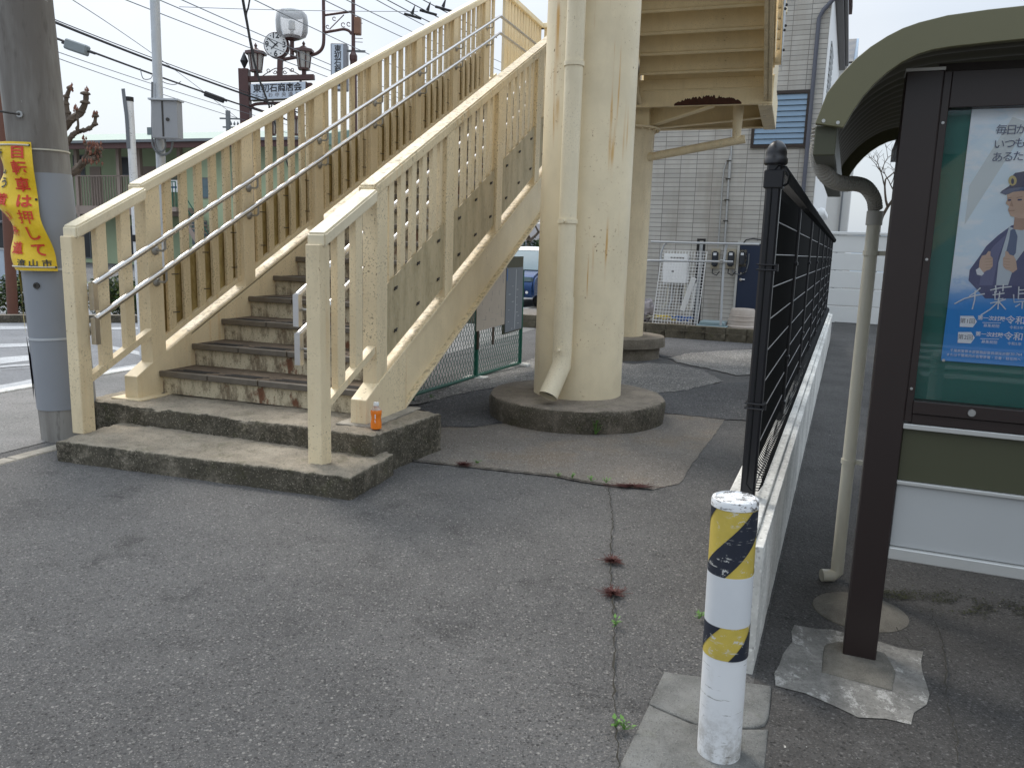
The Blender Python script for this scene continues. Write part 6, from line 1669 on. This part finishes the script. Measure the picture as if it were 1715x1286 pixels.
a = atY(359, 163, 22); sb = thing('splice_sleeve', 'black cable splice sleeve hanging beside the gate post', 'cable sleeve', a); MB().obox((0, 0, 0), Vector((.94, 0, -.31)), (0, 1, 0), Vector((.31, 0, .94)), .27, .06, .07).build('sleeve', M_CABLE, sb, bevel=.02); MB().tube([(-.33, 0, .12), (.33, 0, -.10)], .02, 6).build('cable_clamp', M_CABLE, sb)
cable([(235, 115, 14.5), (240, 132, 14.5), (252, 132, 14.8), (256, 124, 15)], .008, 'small slack wire loop just left of the grey pole', M_CABLEG)
cable([(262, 130, 15), (276, 139, 16), (292, 142, 17), (303, 137, 18)], .008, 'slack wire under the cable just right of the grey pole', M_CABLE)

# ================================================================== WEEDS
def weed(x, y, lab, m, n=14, r=.035, h=.04, seed=1, z=None, name='weed', flat=False, ls=.012):
    p = ong(x, y); p.z = (gh(p.x, p.y) if z is None else z)+.012; rnd = random.Random(seed*31+int(x))
    mb = MB()
    for i in range(n):
        a = rnd.uniform(0, 2*pi); R0 = r*abs(rnd.gauss(0, .55)); c = Vector((cos(a)*R0*(3 if flat else 1), sin(a)*R0, h*rnd.uniform(.2, 1))); u = Vector((cos(a), sin(a), rnd.uniform(.1, .7))).normalized(); v_ = u.cross(UP).normalized(); s_ = rnd.uniform(.4, 1)*ls
        mb.add([c, c+u*s_+v_*s_*.6, c+u*s_*2.2, c+u*s_-v_*s_*.6], [(0, 1, 2, 3)]); mb.tube([(c.x*.2, c.y*.2, 0), c], .0012, 4, caps=False)
    o = mb.build(name, m, fix=False); o.location = p; return tag(o, lab, 'weed', 'weeds in the cracks')
weed(997, 729, 'green weed growing against the front of the big round footing', M_WEED, 40, .05, .12, 1, ls=.016)
for i, (x, y, lab) in enumerate(((934, 800, 'tiny green weed, leftmost along the long crack'), (958, 803, 'tiny green weed second along the long crack'), (990, 808, 'small green weed third along the long crack'), (1015, 811, 'green weed where the two cracks meet'), (1030, 1052, 'tiny green weed beside the upright crack above the sprigs'), (1046, 1226, 'green sprig just right of the upright crack near the bottom'), (1030, 1222, 'green weed on the upright crack near the bottom'), (1170, 1040, 'small green weed at the foot of the white wall by the bollard'), (565, 832, 'green weed at the right end of the lower concrete step'), (722, 668, 'small weed behind the upper step under the stairs'), (800, 778, 'tiny pale weed on the crack left of the red one'))): weed(x, y, lab, M_WEED, 12, .02, .025, i+2)
weed(1025, 943, 'dark red dry weed clump, upper of two on the upright crack', M_REDW, 260, .05, .012, 20, ls=.006); weed(1027, 998, 'dark red dry weed clump, lower of two on the upright crack', M_REDW, 300, .055, .012, 21, ls=.006)
weed(776, 781, 'dark red weed clump on the long crack near the steps', M_REDW, 200, .06, .012, 22, ls=.006); weed(1060, 817, 'dark red weed strip at the right end of the long crack', M_REDW, 260, .05, .010, 23, flat=True, ls=.006)
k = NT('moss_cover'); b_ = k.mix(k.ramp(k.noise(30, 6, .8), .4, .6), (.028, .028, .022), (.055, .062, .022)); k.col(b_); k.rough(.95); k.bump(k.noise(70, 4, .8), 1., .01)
q = [ong(*p) for p in ((1475,985),(1510,978),(1600,985),(1720,1000),(1720,1030),(1640,1040),(1590,1028),(1540,1022),(1500,1000))]
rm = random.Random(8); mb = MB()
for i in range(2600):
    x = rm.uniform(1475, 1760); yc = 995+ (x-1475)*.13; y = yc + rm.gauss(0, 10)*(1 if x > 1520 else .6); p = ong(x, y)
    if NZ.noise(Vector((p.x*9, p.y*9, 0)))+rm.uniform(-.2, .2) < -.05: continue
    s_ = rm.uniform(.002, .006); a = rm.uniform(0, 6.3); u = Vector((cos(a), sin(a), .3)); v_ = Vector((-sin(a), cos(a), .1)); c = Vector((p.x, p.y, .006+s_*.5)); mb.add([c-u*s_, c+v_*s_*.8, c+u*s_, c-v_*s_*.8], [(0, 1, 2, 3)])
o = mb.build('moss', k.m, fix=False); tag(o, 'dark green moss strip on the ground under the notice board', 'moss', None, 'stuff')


# ================================================================== BEHIND THE CAMERA (seen only mirrored in the notice board glass)
os_ = thing('opposite_stairs', 'cream stair parapet of the opposite footbridge mirrored in the notice board glass', 'footbridge stairs', fp(1.2, -15), FZ)
MB().prism([(-1.5, 0, .3), (6, 0, 7.0), (6, 0, 8.2), (-1.5, 0, 1.5)], (0, -.1, 0)).build('parapet', M_CREAM, os_)
MB().prism([(-1.5, .05, -.1), (6, .05, 6.5), (6, .05, 6.95), (-1.5, .05, .25)], (0, -.2, 0)).build('stringer', M_CREAMG, os_)
for i in range(10): MB().box(.2+i*.4, 3.9, -1.8, -.2, .17*i, .17*(i+1)).build('step', M_FOOT, os_)
for i in range(5): sheet('road_marking', [fp(1.2, -8-1.0*i), fp(3.4, -8-1.0*i), fp(3.4, -8.5-1.0*i), fp(1.2, -8.5-1.0*i)], M_MARK, .009)
ob = thing('opposite_house', 'plain grey house across the street mirrored in the notice board glass', 'house', fp(4, -28), FZ)
MB().box(-9, 9, -6, 0, 0, 5).build('wall', M_HW[1], ob); MB().prism([(-9.5, .5, 5), (-9.5, -3, 6.8), (-9.5, -6.5, 5)], (19, 0, 0)).build('roof', M_HR, ob)
for i in range(6):
    f = MB().box(-7.5+i*2.6, -6.1+i*2.6, .001, .05, 3.0, 4.1).build('window', M_ALU, ob); MB().box(-7.4+i*2.6, -6.2+i*2.6, .051, .06, 3.1, 4.0).build('pane', M_DARK, f)
bb_ = thing('bollard', 'plain white dome-topped bollard behind the camera mirrored in the notice board glass', 'bollard', fp(1.0, -4.5), FZ)
MB().lathe([(.06, -.05), (.06, .62), (.065, .63), (.065, .66), (.05, .70), (0, .72)], seg=24).build('post', M_WHITEP, bb_, smooth=True)
for x_, z_ in ((.427, 1.05), (.427, 1.5), (.427, 1.95)):
    MB().lathe([(0, -.0035), (.005, -.003), (.005, 0), (0, 0)], (x_, SE_+.004, z_), 8, ax=(0, 1, 0)).build('screw', M_STEELD, nb)
MB().lathe([(0, -.006), (.012, -.006), (.013, 0), (0, 0)], (.62, SE_-.004, .985), 14, ax=(0, 1, 0)).build('lock', M_STEELD, nb)
